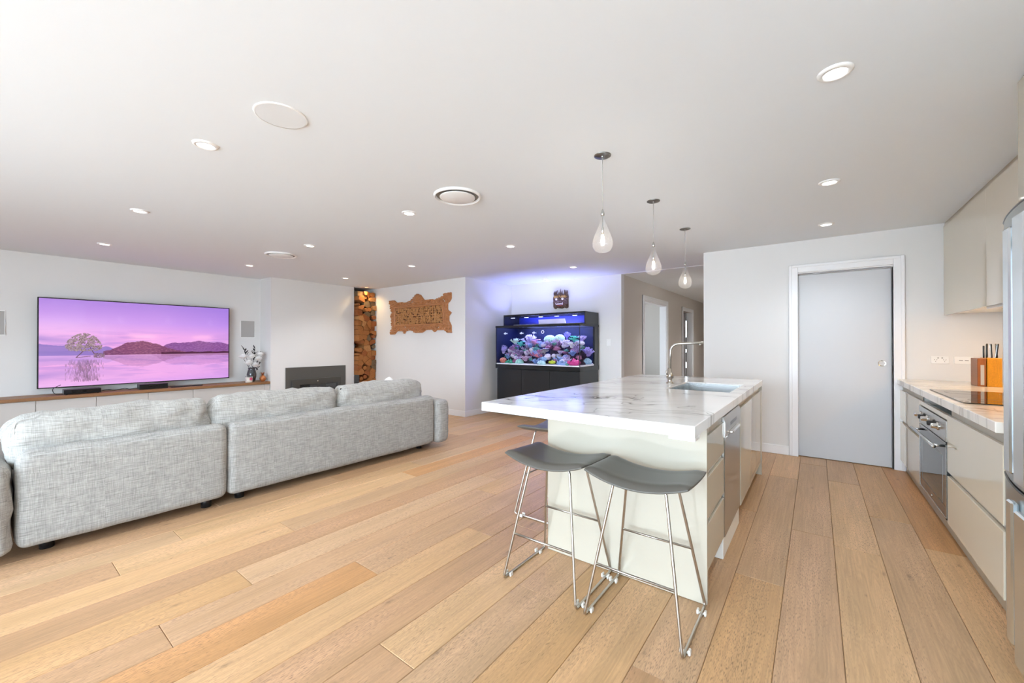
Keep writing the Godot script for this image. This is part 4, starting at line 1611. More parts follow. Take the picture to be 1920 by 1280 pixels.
# ------------------------------------------------------------------ television wall
func build_tv_wall() -> void:
	var o := thing("media_console", "long low built-in media console with oak top and pale flush fronts", "console", Vector3(-7.66, 0, -1.2))
	uv_rot = false
	var st := sts()
	box(st, Vector3(-7.868, 0.565, 1.6), Vector3(-7.445, 0.603, -3.036), 0.003)
	wpart("top", st, M.wood_top, o)
	st = sts()
	box(st, Vector3(-7.868, 0.06, 1.6), Vector3(-7.49, 0.564, -3.036))
	wpart("body", st, M.console_front, o)
	st = sts()
	box(st, Vector3(-7.868, 0.002, 1.6), Vector3(-7.52, 0.06, -3.036))
	wpart("plinth", st, M.kick, o)
	var seams := [1.6, 1.10, 0.585, 0.07, -0.44, -0.95, -1.461, -1.972, -2.95, -3.036]
	for i in seams.size() - 1:
		st = sts()
		box(st, Vector3(-7.49, 0.07, seams[i] - 0.002), Vector3(-7.468, 0.560, seams[i + 1] + 0.002), 0.002)
		wpart("front_panel", st, M.console_front, o)
	# television
	o = thing("television", "huge wall-mounted flat television showing a violet lake and lone tree", "television", Vector3(-7.79, 0.676, -1.5))
	var z0 := -0.466
	var z1 := -2.530
	var y0 := 0.682
	var y1 := 1.834
	st = sts()
	box(st, Vector3(-7.80, y0, z0), Vector3(-7.757, y1, z1), 0.004)
	wpart("casing", st, M.black_plastic, o)
	st = sts()
	for e: Array in [[y0, y0 + 0.012, z0, z1], [y1 - 0.012, y1, z0, z1], [y0, y1, z0, z0 - 0.012], [y0, y1, z1 + 0.012, z1]]:
		box(st, Vector3(-7.757, e[0], e[2]), Vector3(-7.751, e[1], e[3]), 0.0015)
	wpart("bezel", st, M.black_plastic, o)
	st = sts()
	st.set_smooth_group(-1)
	var c := [Vector3(-7.7555, y1 - 0.012, z0 - 0.012), Vector3(-7.7555, y1 - 0.012, z1 + 0.012), Vector3(-7.7555, y0 + 0.012, z1 + 0.012), Vector3(-7.7555, y0 + 0.012, z0 - 0.012)]
	var uvs := [Vector2(0, 0), Vector2(1, 0), Vector2(1, 1), Vector2(0, 1)]
	for t: Array in [[0, 1, 2], [0, 2, 3]]:
		for i: int in t:
			st.set_uv(uvs[i])
			st.add_vertex(c[i])
	wpart("screen", st, M.screen, o)
	st = sts()
	box(st, Vector3(-7.868, 1.0, -1.15), Vector3(-7.80, 1.55, -1.85), 0.004)
	wpart("wall_mount", st, M.charcoal, o)
	# in-wall speakers
	o = thing("wall_speaker", "flush grey wall speaker in a white frame, right of the television", "speaker", Vector3(-7.87, 1.35, -2.84), "flush wall speakers")
	st = sts()
	for e: Array in [[0.0, 0.008, -0.110, 0.110], [0.292, 0.300, -0.110, 0.110], [0.0, 0.300, -0.110, -0.103], [0.0, 0.300, 0.103, 0.110]]:
		box(st, Vector3(0.0, e[0], e[2]), Vector3(0.010, e[1], e[3]), 0.001)
	part("frame", st, M.plastic_white, o)
	st = sts()
	box(st, Vector3(0.0, 0.008, -0.103), Vector3(0.006, 0.292, 0.103))
	part("grille", st, M.grille_grey, o)
	dup(o, Vector3(-7.87, 1.35, -0.112), "flush grey wall speaker at the left edge, left of the television")


# ------------------------------------------------------------------ fireplace
func build_fireplace() -> void:
	var o := thing("fireplace", "charcoal steel fireplace insert set into the white chimney breast", "fireplace", Vector3(-7.44, 0.0, -3.85))
	var st := sts()
	box(st, Vector3(-7.449, 0.50, -3.28), Vector3(-7.434, 0.822, -4.41), 0.002)
	box(st, Vector3(-7.449, 0.02, -3.28), Vector3(-7.434, 0.50, -3.53), 0.002)
	box(st, Vector3(-7.449, 0.02, -4.22), Vector3(-7.434, 0.50, -4.41), 0.002)
	wpart("surround", st, M.grey_metal, o)
	st = sts()
	for e: Array in [[0.505, 0.606, -3.375, -4.300], [0.10, 0.18, -3.375, -4.300], [0.18, 0.505, -3.375, -3.51], [0.18, 0.505, -4.235, -4.300]]:
		box(st, Vector3(-7.433, e[0], e[2]), Vector3(-7.405, e[1], e[3]), 0.003)
	wpart("door_frame", st, mat("door_frame_grey", hexc("45433f"), 0.4), o)
	st = sts()
	box(st, Vector3(-7.425, 0.18, -3.512), Vector3(-7.418, 0.505, -4.233))
	wpart("glass", st, M.smoke_glass, o)
	st = sts()
	box(st, Vector3(-7.85, 0.165, -3.525), Vector3(-7.84, 0.495, -4.225))
	box(st, Vector3(-7.84, 0.165, -3.525), Vector3(-7.43, 0.175, -4.225))
	box(st, Vector3(-7.84, 0.485, -3.525), Vector3(-7.45, 0.495, -4.225))
	wpart("firebox", st, M.firebox, o)
	st = sts()
	for k in 9:
		box(st, Vector3(-7.60, 0.40 - k * 0.022, -3.53), Vector3(-7.595, 0.408 - k * 0.022, -4.22))
	wpart("baffle", st, M.charcoal, o)
	st = sts(true)
	lathe(st, [Vector2(0.0, 0.0), Vector2(0.012, 0.0), Vector2(0.010, 0.004), Vector2(0.0, 0.004)], 14)
	var b := part("badge", st, M.steel, o)
	b.position = Vector3(-7.405, 0.556, -3.84) - o.position
	b.rotation.z = -PI / 2


# ------------------------------------------------------------------ firewood stacked to the ceiling
func build_firewood() -> void:
	# cells of a jittered grid: each log end is a cell clipped by its neighbours, shrunk a little
	var r := RandomNumberGenerator.new()
	r.seed = 19
	var w := 0.395
	var h := 2.31
	var rows := 23
	var pts := []
	var info := []
	for j in rows:
		var n := 3 if j % 3 != 1 else 4
		for i in n:
			pts.append(Vector2((i + 0.5 + r.randf_range(-0.30, 0.30)) * w / n, (j + 0.5 + r.randf_range(-0.38, 0.38)) * h / rows))
			info.append([j, i, n])
	var ordinals := ["topmost", "second", "third", "fourth", "fifth", "sixth", "seventh", "eighth", "ninth", "tenth", "eleventh", "twelfth", "thirteenth", "fourteenth", "fifteenth", "sixteenth", "seventeenth", "eighteenth", "nineteenth", "twentieth", "twenty-first", "twenty-second", "lowest"]
	for k in pts.size():
		var poly := PackedVector2Array([Vector2(0, 0), Vector2(w, 0), Vector2(w, h), Vector2(0, h)])
		for q in pts.size():
			if q == k or pts[q].distance_to(pts[k]) > 0.5:
				continue
			poly = clip(poly, (pts[k] + pts[q]) * 0.5, pts[q] - pts[k])
		var round_log := r.randf() < 0.16
		var c: Vector2 = pts[k]
		if round_log:
			var rad := 1.0
			for i in poly.size():
				var a := poly[i]
				var b := poly[(i + 1) % poly.size()]
				rad = minf(rad, absf((b - a).orthogonal().normalized().dot(c - a)))
			poly = PackedVector2Array()
			for i in 14:
				poly.append(c + Vector2.from_angle(TAU * i / 14) * maxf(rad - 0.002, 0.02) * r.randf_range(0.95, 1.03))
		else:
			var grown := Geometry2D.offset_polygon(poly, -0.0025, Geometry2D.JOIN_MITER)
			if grown.is_empty():
				continue
			poly = grown[0]
			var soft := PackedVector2Array()
			for i in poly.size():
				var a := poly[i]
				var p0 := poly[(i - 1 + poly.size()) % poly.size()]
				var p1 := poly[(i + 1) % poly.size()]
				soft.append(a.lerp(p0, 0.14))
				soft.append(a.lerp((p0 + p1) * 0.5, 0.05))
				soft.append(a.lerp(p1, 0.14))
			poly = soft
		var depth := r.randf_range(0.30, 0.36)
		var out := r.randf_range(-0.035, 0.035)
		var st := sts()
		uv_off = Vector2(r.randf(), r.randf())
		var front_x := -7.315 + out
		prism(st, poly, Vector3(0, 0, -1), Vector3.UP, Vector3(depth, 0, 0), Vector3(front_x - depth, 0.0, -4.612))
		var kind := r.randf()
		var m := "log_end"
		var look := "plain split"
		if kind < 0.12:
			m = "log_end_grey"
			look = "grey weathered"
		elif kind < 0.32:
			m = "log_end_red"
			look = "reddish"
		elif kind < 0.5:
			m = "log_end_pale"
			look = "pale"
		if round_log:
			look += " round"
		var i: int = info[k][1]
		var n: int = info[k][2]
		var place := "left end" if i == 0 else "right end" if i == n - 1 else "middle" if n == 3 else "left of the middle" if i == 1 else "right of the middle"
		var row: int = rows - 1 - info[k][0]
		var lab := "%s firewood log, %s row %s, %s" % [look, ordinals[row], "" if row == 0 or row == rows - 1 else "from the top", place]
		lab = lab.replace(" ,", ",")
		single("firewood_log", st, M[m], lab, "log", Vector3(front_x - depth * 0.5, c.y, -4.612 - c.x), "firewood stacked in the niche")
	uv_off = Vector2.ZERO
	var o := thing("niche_downlight", "small warm light glowing at the top of the firewood niche", "downlight", Vector3(-7.24, CEIL, -4.74))
	var st := sts(true)
	lathe(st, [Vector2(0.030, -0.006), Vector2(0.040, -0.006), Vector2(0.044, 0.0)], 20)
	part("trim_ring", st, M.plastic_white, o)
	st = sts()
	lathe(st, [Vector2(0.0, -0.004), Vector2(0.030, -0.004), Vector2(0.030, 0.0)], 20)
	part("lamp_face", st, M.strip_warm, o)
	var l := SpotLight3D.new()
	l.name = "lamp_light"
	l.light_energy = 0.6
	l.light_color = Color(1.0, 0.86, 0.62)
	l.spot_range = 8.0
	l.spot_attenuation = 2.0
	l.spot_angle = 70.0
	l.light_size = 0.03
	l.rotation.x = -PI / 2
	l.position.y = -0.01
	l.shadow_enabled = true
	o.add_child(l)
	o = thing("firewood_rack", "slim dark steel bracket holding the left edge of the firewood stack", "rack", Vector3(-7.43, 0, -4.59))
	st = sts()
	box(st, Vector3(-7.44, 0.0, -4.597), Vector3(-7.27, 0.62, -4.605), 0.001)
	wpart("upright", st, M.charcoal, o)
	st = sts()
	box(st, Vector3(-7.30, 0.50, -4.580), Vector3(-7.26, 0.56, -4.598), 0.002)
	wpart("bracket", st, M.charcoal, o)


func clip(poly: PackedVector2Array, at: Vector2, n: Vector2) -> PackedVector2Array:
	var out := PackedVector2Array()
	for i in poly.size():
		var a := poly[i]
		var b := poly[(i + 1) % poly.size()]
		var da := (a - at).dot(n)
		var db := (b - at).dot(n)
		if da <= 0.0:
			out.append(a)
		if (da < 0.0 and db > 0.0) or (da > 0.0 and db < 0.0):
			out.append(a.lerp(b, da / (da - db)))
	return out


# ------------------------------------------------------------------ relief carving on the wall
func relief(st: SurfaceTool, poly: PackedVector2Array, lo: Vector2, hi: Vector2, nx: int, ny: int, height: Callable) -> void:
	var inside := []
	for i in nx:
		var row := []
		for j in ny:
			var p := Vector2(lerpf(lo.x, hi.x, (i + 0.5) / nx), lerpf(lo.y, hi.y, (j + 0.5) / ny))
			row.append(Geometry2D.is_point_in_polygon(p, poly) and height.call(p) > 0.0)
		inside.append(row)
	var pt := func(i: int, j: int) -> Vector3:
		var p := Vector2(lerpf(lo.x, hi.x, float(i) / nx), lerpf(lo.y, hi.y, float(j) / ny))
		return Vector3(p.x, p.y, maxf(absf(height.call(p)), 0.004))
	var grid := []
	for i in nx + 1:
		var row := []
		for j in ny + 1:
			row.append(pt.call(i, j))
		grid.append(row)
	for i in nx:
		for j in ny:
			if not inside[i][j]:
				continue
			face(st, [grid[i][j], grid[i + 1][j], grid[i + 1][j + 1], grid[i][j + 1]], Vector3(0, 0, 1))
			for e: Array in [[-1, 0, i, j, i, j + 1], [1, 0, i + 1, j, i + 1, j + 1], [0, -1, i, j, i + 1, j], [0, 1, i, j + 1, i + 1, j + 1]]:
				var a: int = i + e[0]
				var b: int = j + e[1]
				if a < 0 or b < 0 or a >= nx or b >= ny or not inside[a][b]:
					var p: Vector3 = grid[e[2]][e[3]]
					var q: Vector3 = grid[e[4]][e[5]]
					face(st, [p, q, Vector3(q.x, q.y, 0), Vector3(p.x, p.y, 0)], Vector3(e[0], e[1], 0))


func build_carving() -> void:
	var o := thing("wall_carving", "large golden brown carved wooden relief with scalloped outline, hung on the wall", "wall carving", Vector3(-5.97, 1.42, -5.018))
	var xs := [-0.878, 0.689, -0.709, 0.683, -0.638, 0.639, -0.338, 0.625, -0.190, 0.659, -0.102, 0.739, -0.030, 0.767, 0.069, 0.736, 0.181, 0.635, 0.318, 0.640, 0.452, 0.627, 0.557, 0.651, 0.673, 0.675, 0.711, 0.729, 0.880, 0.721, 0.874, 0.599, 0.793, 0.534, 0.787, 0.429, 0.881, 0.372, 0.825, 0.321, 0.819, 0.234, 0.875, 0.153, 0.887, 0.022, 0.775, 0.020, 0.712, 0.074, 0.519, 0.073, 0.453, 0.034, 0.400, 0.076, 0.223, 0.079]
	xs.append_array([0.127, 0.035, -0.072, 0.028, -0.188, 0.083, -0.352, 0.071, -0.397, 0.014, -0.458, 0.073, -0.629, 0.067, -0.708, 0.009, -0.844, 0.005, -0.804, 0.150, -0.788, 0.299, -0.853, 0.351, -0.789, 0.429, -0.837, 0.541])
	var poly := PackedVector2Array()
	for i in range(0, xs.size(), 2):
		poly.append(Vector2(xs[i], xs[i + 1]))
	var ns := FastNoiseLite.new()
	ns.seed = 6
	ns.frequency = 1.0
	ns.fractal_octaves = 2
	var r := RandomNumberGenerator.new()
	r.seed = 31
	var holes := []
	for k in 30:
		holes.append(Vector2(r.randf_range(-0.78, 0.80), r.randf_range(0.085, 0.155)))
	for k in 14:
		holes.append(Vector2(r.randf_range(-0.7, 0.8), r.randf_range(0.585, 0.63)))
	var border := func(p: Vector2) -> float:
		if p.x > -0.70 and p.x < 0.70 and p.y > 0.185 and p.y < 0.535:
			return -0.004
		for q: Vector2 in holes:
			if q.distance_to(p) < 0.013:
				return -0.004
		var curl := sin(p.x * 46.0 + 3.0 * sin(p.y * 40.0)) * sin(p.y * 52.0 + 2.5 * sin(p.x * 38.0))
		return 0.026 + 0.020 * curl + 0.014 * ns.get_noise_2d(p.x * 24.0, p.y * 24.0)
	var st := sts(true)
	relief(st, poly, Vector2(-0.90, 0.0), Vector2(0.90, 0.775), 180, 78, border)
	part("border", st, M.carving, o)
	# the crest over the middle
	st = sts(true)
	for e: Array in [[-0.02, 0.70, 0.075, 0.06], [-0.10, 0.665, 0.05, 0.045], [0.08, 0.665, 0.05, 0.045], [-0.02, 0.625, 0.10, 0.035]]:
		blob(st, Vector3(e[0], e[1], 0.012), Vector3(e[2], e[3], 0.034), 0.25, 0.35, 3, 12)
	part("crest", st, M.carving, o)
	# backing board coloured dark to give the shade between the figures
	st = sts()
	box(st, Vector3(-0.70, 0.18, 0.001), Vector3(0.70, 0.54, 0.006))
	part("shade_board", st, mat("carving_gap_shade", hexc("5c3820"), 0.7), o)
	# figures crowding the inner panel
	st = sts(true)
	for gx in 27:
		for gy in 7:
			var c := Vector3(-0.655 + 0.0504 * gx + r.randf_range(-0.012, 0.012), 0.222 + 0.045 * gy + r.randf_range(-0.010, 0.010), 0.010)
			var tall := r.randf() < 0.6
			var s := Vector3(r.randf_range(0.013, 0.020), r.randf_range(0.024, 0.034), r.randf_range(0.020, 0.036)) if tall else Vector3(r.randf_range(0.018, 0.028), r.randf_range(0.014, 0.022), r.randf_range(0.016, 0.030))
			blob(st, c, s, 0.35, 0.25, gx * 7 + gy, 7)
			blob(st, c + Vector3(r.randf_range(-0.015, 0.015), s.y * 0.95, s.z * 0.4), Vector3.ONE * r.randf_range(0.008, 0.012), 0.1, 0.25, gx, 5)
	var fg := part("figures", st, M.carving_light, o)
	fg.set_meta("kind", "stuff")
	# inner moulding
	for e: Array in [[-0.72, -0.675, 0.165, 0.55], [0.675, 0.72, 0.165, 0.55], [-0.675, 0.675, 0.165, 0.20], [-0.675, 0.675, 0.515, 0.55]]:
		st = sts()
		box(st, Vector3(e[0], e[2], 0.006), Vector3(e[1], e[3], 0.040), 0.010)
		part("moulding", st, M.carving, o)


func build_mask() -> void:
	var o := thing("carved_mask", "carved wooden fanged face mask on the wall above the aquarium", "mask", Vector3(-3.645, 1.872, -6.328))
	var wood := mat("mask_wood", hexc("62493c"), 0.5)
	var gold := mat("mask_gold", hexc("b08a4a"), 0.4, 0.3)
	var bone := mat("mask_bone", hexc("e8e0d4"), 0.5)
	var poly := PackedVector2Array([Vector2(-0.145, 0.02), Vector2(-0.11, 0.0), Vector2(-0.08, 0.025), Vector2(-0.03, 0.01), Vector2(0.03, 0.005), Vector2(0.075, 0.025), Vector2(0.11, 0.005), Vector2(0.145, 0.02), Vector2(0.148, 0.22), Vector2(0.13, 0.26), Vector2(-0.13, 0.26), Vector2(-0.148, 0.22)])
	var ns := FastNoiseLite.new()
	ns.seed = 9
	ns.frequency = 1.0
	var fn := func(p: Vector2) -> float:
		var q := Vector2(p.x / 0.15, (p.y - 0.13) / 0.14)
		var d := 0.03 + 0.05 * maxf(0.0, 1.0 - q.length_squared() * 0.6)
		d += 0.010 * sin(p.x * 130.0) * sin(p.y * 110.0 + 4.0 * absf(q.x)) + 0.012 * ns.get_noise_2d(p.x * 40.0, p.y * 40.0)
		d -= 0.030 * exp(-pow((p.y - 0.082) / 0.022, 2.0) - pow(p.x / 0.075, 2.0))
		return maxf(d, 0.008)
	var st := sts(true)
	relief(st, poly, Vector2(-0.15, 0.0), Vector2(0.15, 0.27), 60, 54, fn)
	part("face", st, wood, o)
	st = sts(true)
	blob(st, Vector3(0, 0.135, 0.085), Vector3(0.036, 0.026, 0.03), 0.1, 0.2, 2, 10)
	blob(st, Vector3(-0.026, 0.128, 0.08), Vector3(0.02, 0.016, 0.02), 0.1, 0.2, 3, 8)
	blob(st, Vector3(0.026, 0.128, 0.08), Vector3(0.02, 0.016, 0.02), 0.1, 0.2, 4, 8)
	part("nose", st, wood, o)
	for s: float in [-1.0, 1.0]:
		st = sts(true)
		blob(st, Vector3(0.062 * s, 0.172, 0.070), Vector3(0.026, 0.022, 0.022), 0.0, 0.2, 2, 10)
		part("eye", st, bone, o)
		st = sts(true)
		tube(st, [Vector3(0.02 * s, 0.196, 0.078), Vector3(0.06 * s, 0.212, 0.080), Vector3(0.11 * s, 0.198, 0.062), Vector3(0.138 * s, 0.215, 0.045)], [0.010, 0.014, 0.011, 0.005], 10)
		part("brow", st, gold, o)
		st = sts(true)
		for k in 3:
			tube(st, [Vector3((0.075 + 0.026 * k) * s, 0.235, 0.035), Vector3((0.084 + 0.026 * k) * s, 0.285, 0.030), Vector3((0.070 + 0.030 * k) * s, 0.335 - 0.008 * k, 0.02)], [0.014, 0.012, 0.006], 8)
		part("horn", st, wood, o)
		st = sts(true)
		tube(st, [Vector3(0.06 * s, 0.070, 0.075), Vector3(0.070 * s, 0.092, 0.088), Vector3(0.064 * s, 0.112, 0.085)], [0.008, 0.006, 0.002], 8)
		part("tusk", st, bone, o)
	st = sts(true)
	for k in 5:
		blob(st, Vector3(-0.10 + 0.05 * k, 0.222, 0.060), Vector3(0.024, 0.018, 0.022), 0.2, 0.3, 5 + k, 8)
	part("crown_band", st, gold, o)
	for k: Array in [[-0.03, 0.31], [0.0, 0.36], [0.03, 0.325]]:
		st = sts(true)
		tube(st, [Vector3(k[0] * 0.7, 0.235, 0.045), Vector3(k[0], 0.27, 0.042), Vector3(k[0] * 1.1, k[1], 0.03)], [0.016, 0.013, 0.002], 8)
		part("crown_spike", st, wood, o)
	st = sts()
	for k in 7:
		box(st, Vector3(-0.048 + 0.014 * k - 0.0062, 0.074, 0.052), Vector3(-0.048 + 0.014 * k + 0.0062, 0.094, 0.074), 0.003)
	part("teeth", st, bone, o)
	st = sts(true)
	tube(st, [Vector3(-0.075, 0.09, 0.062), Vector3(-0.04, 0.056, 0.072), Vector3(0.0, 0.048, 0.076), Vector3(0.04, 0.056, 0.072), Vector3(0.075, 0.09, 0.062)], 0.009, 8)
	part("lip", st, mat("mask_lip", hexc("8a3c34"), 0.4), o)


# ------------------------------------------------------------------ reef aquarium
func build_aquarium() -> void:
	var xl := -4.577
	var xr := -2.910
	var zf := -5.61
	var zb := -6.285
	var o := thing("aquarium", "large black framed reef aquarium with a lit hood, full of coral", "aquarium", Vector3(-3.74, 0.81, -5.95))
	var st := sts()
	box(st, Vector3(xl - 0.006, 0.812, zf + 0.008), Vector3(xr + 0.006, 0.884, zb - 0.005), 0.003)
	wpart("base_trim", st, M.tank_black, o)
	st = sts()
	for e: Array in [[xl - 0.006, xr + 0.006, zf + 0.008, zf - 0.03], [xl - 0.006, xr + 0.006, zb + 0.03, zb - 0.005], [xl - 0.006, xl + 0.03, zf - 0.03, zb + 0.03], [xr - 0.03, xr + 0.006, zf - 0.03, zb + 0.03]]:
		box(st, Vector3(e[0], 1.528, e[2]), Vector3(e[1], 1.562, e[3]), 0.002)
	wpart("top_trim", st, M.tank_black, o)
	for e: Array in [["front_glass", xl, xr, zf, zf - 0.008], ["side_glass", xr - 0.008, xr, zf - 0.008, zb + 0.15], ["side_glass", xl, xl + 0.004, zf - 0.008, zb]]:
		st = sts()
		box(st, Vector3(e[1], 0.884, e[3] if e[3] > e[4] else e[4]), Vector3(e[2], 1.528, e[4]))
		wpart(e[0], st, M.tank_glass, o)
	st = sts()
	box(st, Vector3(xl + 0.008, 0.884, zb + 0.012), Vector3(xr, 1.528, zb))
	box(st, Vector3(xl + 0.005, 0.884, zf - 0.012), Vector3(xl + 0.009, 1.528, zb + 0.012))
	wpart("back_panel", st, mat("tank_back", hexc("051236"), 0.5), o)
	st = sts()
	box(st, Vector3(xr - 0.03, 0.884, zb + 0.15), Vector3(xr, 1.528, zb))
	wpart("overflow_box", st, M.tank_black, o)
	st = sts()
	box(st, Vector3(xr - 0.007, 0.884, zf + 0.001), Vector3(xr + 0.001, 1.528, zf - 0.009))
	box(st, Vector3(xl - 0.001, 0.884, zf + 0.001), Vector3(xl + 0.007, 1.528, zf - 0.009))
	wpart("corner_seam", st, M.tank_black, o)
	st = sts()
	box(st, Vector3(xl + 0.01, 1.496, zf - 0.01), Vector3(xr - 0.01, 1.498, zb + 0.014))
	wpart("water", st, M.water, o)
	# sand
	st = sts(true)
	var ns := FastNoiseLite.new()
	ns.seed = 2
	ns.frequency = 4.0
	var n := 40
	var m := 14
	var g := []
	for i in n + 1:
		var row := []
		for j in m + 1:
			var x := lerpf(xl + 0.009, xr - 0.009, float(i) / n)
			var z := lerpf(zf - 0.009, zb + 0.014, float(j) / m)
			row.append(Vector3(x, 0.898 + 0.012 * ns.get_noise_2d(x, z) + 0.02 * j / m, z))
		g.append(row)
	for i in n:
		for j in m:
			face(st, [g[i][j], g[i + 1][j], g[i + 1][j + 1], g[i][j + 1]], Vector3.UP)
	for i in n:
		face(st, [g[i][0], g[i + 1][0], Vector3(g[i + 1][0].x, 0.885, g[i + 1][0].z), Vector3(g[i][0].x, 0.885, g[i][0].z)], Vector3(0, 0, 1))
	for j in m:
		face(st, [g[n][j], g[n][j + 1], Vector3(g[n][j + 1].x, 0.885, g[n][j + 1].z), Vector3(g[n][j].x, 0.885, g[n][j].z)], Vector3(1, 0, 0))
	wpart("sand", st, mat("sand", hexc("eceaf2"), 0.9), o)
	# hood: black box, its front open behind a pane, lamps along the top
	st = sts()
	var hf := -5.79
	var hl := -4.548
	box(st, Vector3(xr - 0.012, 1.563, hf), Vector3(xr, 1.765, zb), 0.002)
	box(st, Vector3(hl, 1.563, hf), Vector3(hl + 0.012, 1.765, zb), 0.002)
	box(st, Vector3(hl + 0.012, 1.563, zb + 0.012), Vector3(xr - 0.012, 1.765, zb))
	box(st, Vector3(hl + 0.012, 1.735, hf), Vector3(xr - 0.012, 1.765, hf - 0.04), 0.002)
	box(st, Vector3(hl + 0.012, 1.745, zb + 0.16), Vector3(xr - 0.012, 1.765, zb + 0.012))
	wpart("hood", st, M.tank_black, o)
	st = sts()
	box(st, Vector3(hl + 0.012, 1.563, hf - 0.004), Vector3(xr - 0.012, 1.735, hf - 0.010))
	wpart("hood_glass", st, M.tank_glass, o)
	st = sts()
	box(st, Vector3(hl + 0.012, 1.565, zb + 0.018), Vector3(xr - 0.012, 1.735, zb + 0.013))
	wpart("hood_lining", st, mat("hood_lining", hexc("16237c"), 0.4), o)
	st = sts()
	var q := PackedVector2Array([Vector2(-3.93, 1.715), Vector2(-3.40, 1.715), Vector2(-3.345, 1.580), Vector2(-3.885, 1.580)])
	prism(st, q, Vector3.RIGHT, Vector3(0, 1, -0.35).normalized(), Vector3(0, 0, 0.012), Vector3(0, 0.055, -5.45))
	wpart("reflector", st, mat("reflector", hexc("d6d2e2"), 0.35), o)
	for x: float in [-4.40, -4.10, -3.80, -3.48, -3.14]:
		st = sts()
		box(st, Vector3(x - 0.035, 1.712, -5.86), Vector3(x + 0.035, 1.722, -5.90), 0.002)
		box(st, Vector3(x - 0.01, 1.722, -5.875), Vector3(x + 0.01, 1.745, -5.885))
		var lp := wpart("lamp", st, M.tank_black, o)
		st = sts()
		box(st, Vector3(x - 0.033, 1.708, -5.862), Vector3(x + 0.033, 1.7115, -5.898))
		wpart("lamp_face", st, M.aqua_led, lp)
	# light bar over the water; upward strip added for the blue spill above
	st = sts()
	box(st, Vector3(xl + 0.15, 1.575, -5.93), Vector3(xr - 0.15, 1.592, -6.13), 0.002)
	var bar := wpart("light_bar", st, M.steel_dark, o)
	st = sts()
	box(st, Vector3(xl + 0.16, 1.572, -5.94), Vector3(xr - 0.16, 1.5745, -6.12))
	wpart("lamp_face", st, M.aqua_led, bar)
	st = sts()
	box(st, Vector3(xl + 0.4, 1.593, -5.98), Vector3(xr - 0.4, 1.5955, -6.08))
	wpart("lamp_face", st, glow("added_uplight_glow", Color(0.3, 0.35, 1.0), 2.0), bar)
	for d: Array in [["tank_light", 1.569, -PI / 2, Color(0.48, 0.55, 1.0), 1.7, Vector2(1.3, 0.17)], ["added_uplight", 1.60, PI / 2, Color(0.62, 0.65, 1.0), 1.9, Vector2(1.2, 0.10)]]:  # second one is an added uplight, tinting wall and ceiling blue
		var l := AreaLight3D.new()
		l.name = d[0]
		l.area_size = d[5]
		l.light_energy = d[4]
		l.light_color = d[3]
		l.area_range = 8.0
		l.position = Vector3(-3.74, d[1], -6.03) - o.position
		l.rotation.x = d[2]
		l.shadow_enabled = true
		o.add_child(l)
	# cabinet below
	o = thing("aquarium_stand", "matt black three-door cabinet stand under the aquarium", "cabinet", Vector3(-3.74, 0, -5.95))
	st = sts()
	box(st, Vector3(-4.555, 0.06, -5.64), Vector3(-2.918, 0.811, -6.28))
	wpart("body", st, M.black_satin, o)
	st = sts()
	box(st, Vector3(-4.53, 0.002, -5.66), Vector3(-2.94, 0.06, -6.27))
	wpart("plinth", st, M.black_plastic, o)
	for x: Array in [[-4.555, -4.026], [-4.022, -3.462], [-3.458, -2.918]]:
		st = sts()
		box(st, Vector3(x[0], 0.065, -5.618), Vector3(x[1], 0.806, -5.639), 0.002)
		wpart("door", st, M.black_satin, o)
	# rocks and corals stand on the sand
	var r := RandomNumberGenerator.new()
	r.seed = 44
	var rock := mat("reef_rock", hexc("3c3046"), 0.9)
	var rk := [[-4.36, 0.89, -6.02, 0.20, 0.22, 0.14, "low left"], [-4.08, 0.89, -6.05, 0.20, 0.33, 0.16, "left of centre"], [-3.80, 0.89, -6.0, 0.20, 0.20, 0.15, "middle"], [-3.55, 0.89, -6.05, 0.19, 0.38, 0.15, "tall right of centre"], [-3.20, 0.89, -5.98, 0.20, 0.32, 0.15, "right"]]
	for k: Array in rk:
		st = sts(true)
		blob(st, Vector3(k[0], k[1] - 0.01, k[2]), Vector3(k[3], k[4], k[5]), 0.42, 0.16, 60 + int(k[4] * 100), 18, true)
		single("reef_rock", st, rock, "%s purple grey reef rock under the corals in the aquarium" % k[6], "rock", Vector3(k[0], 0.89, k[2]), "reef rocks in the aquarium")
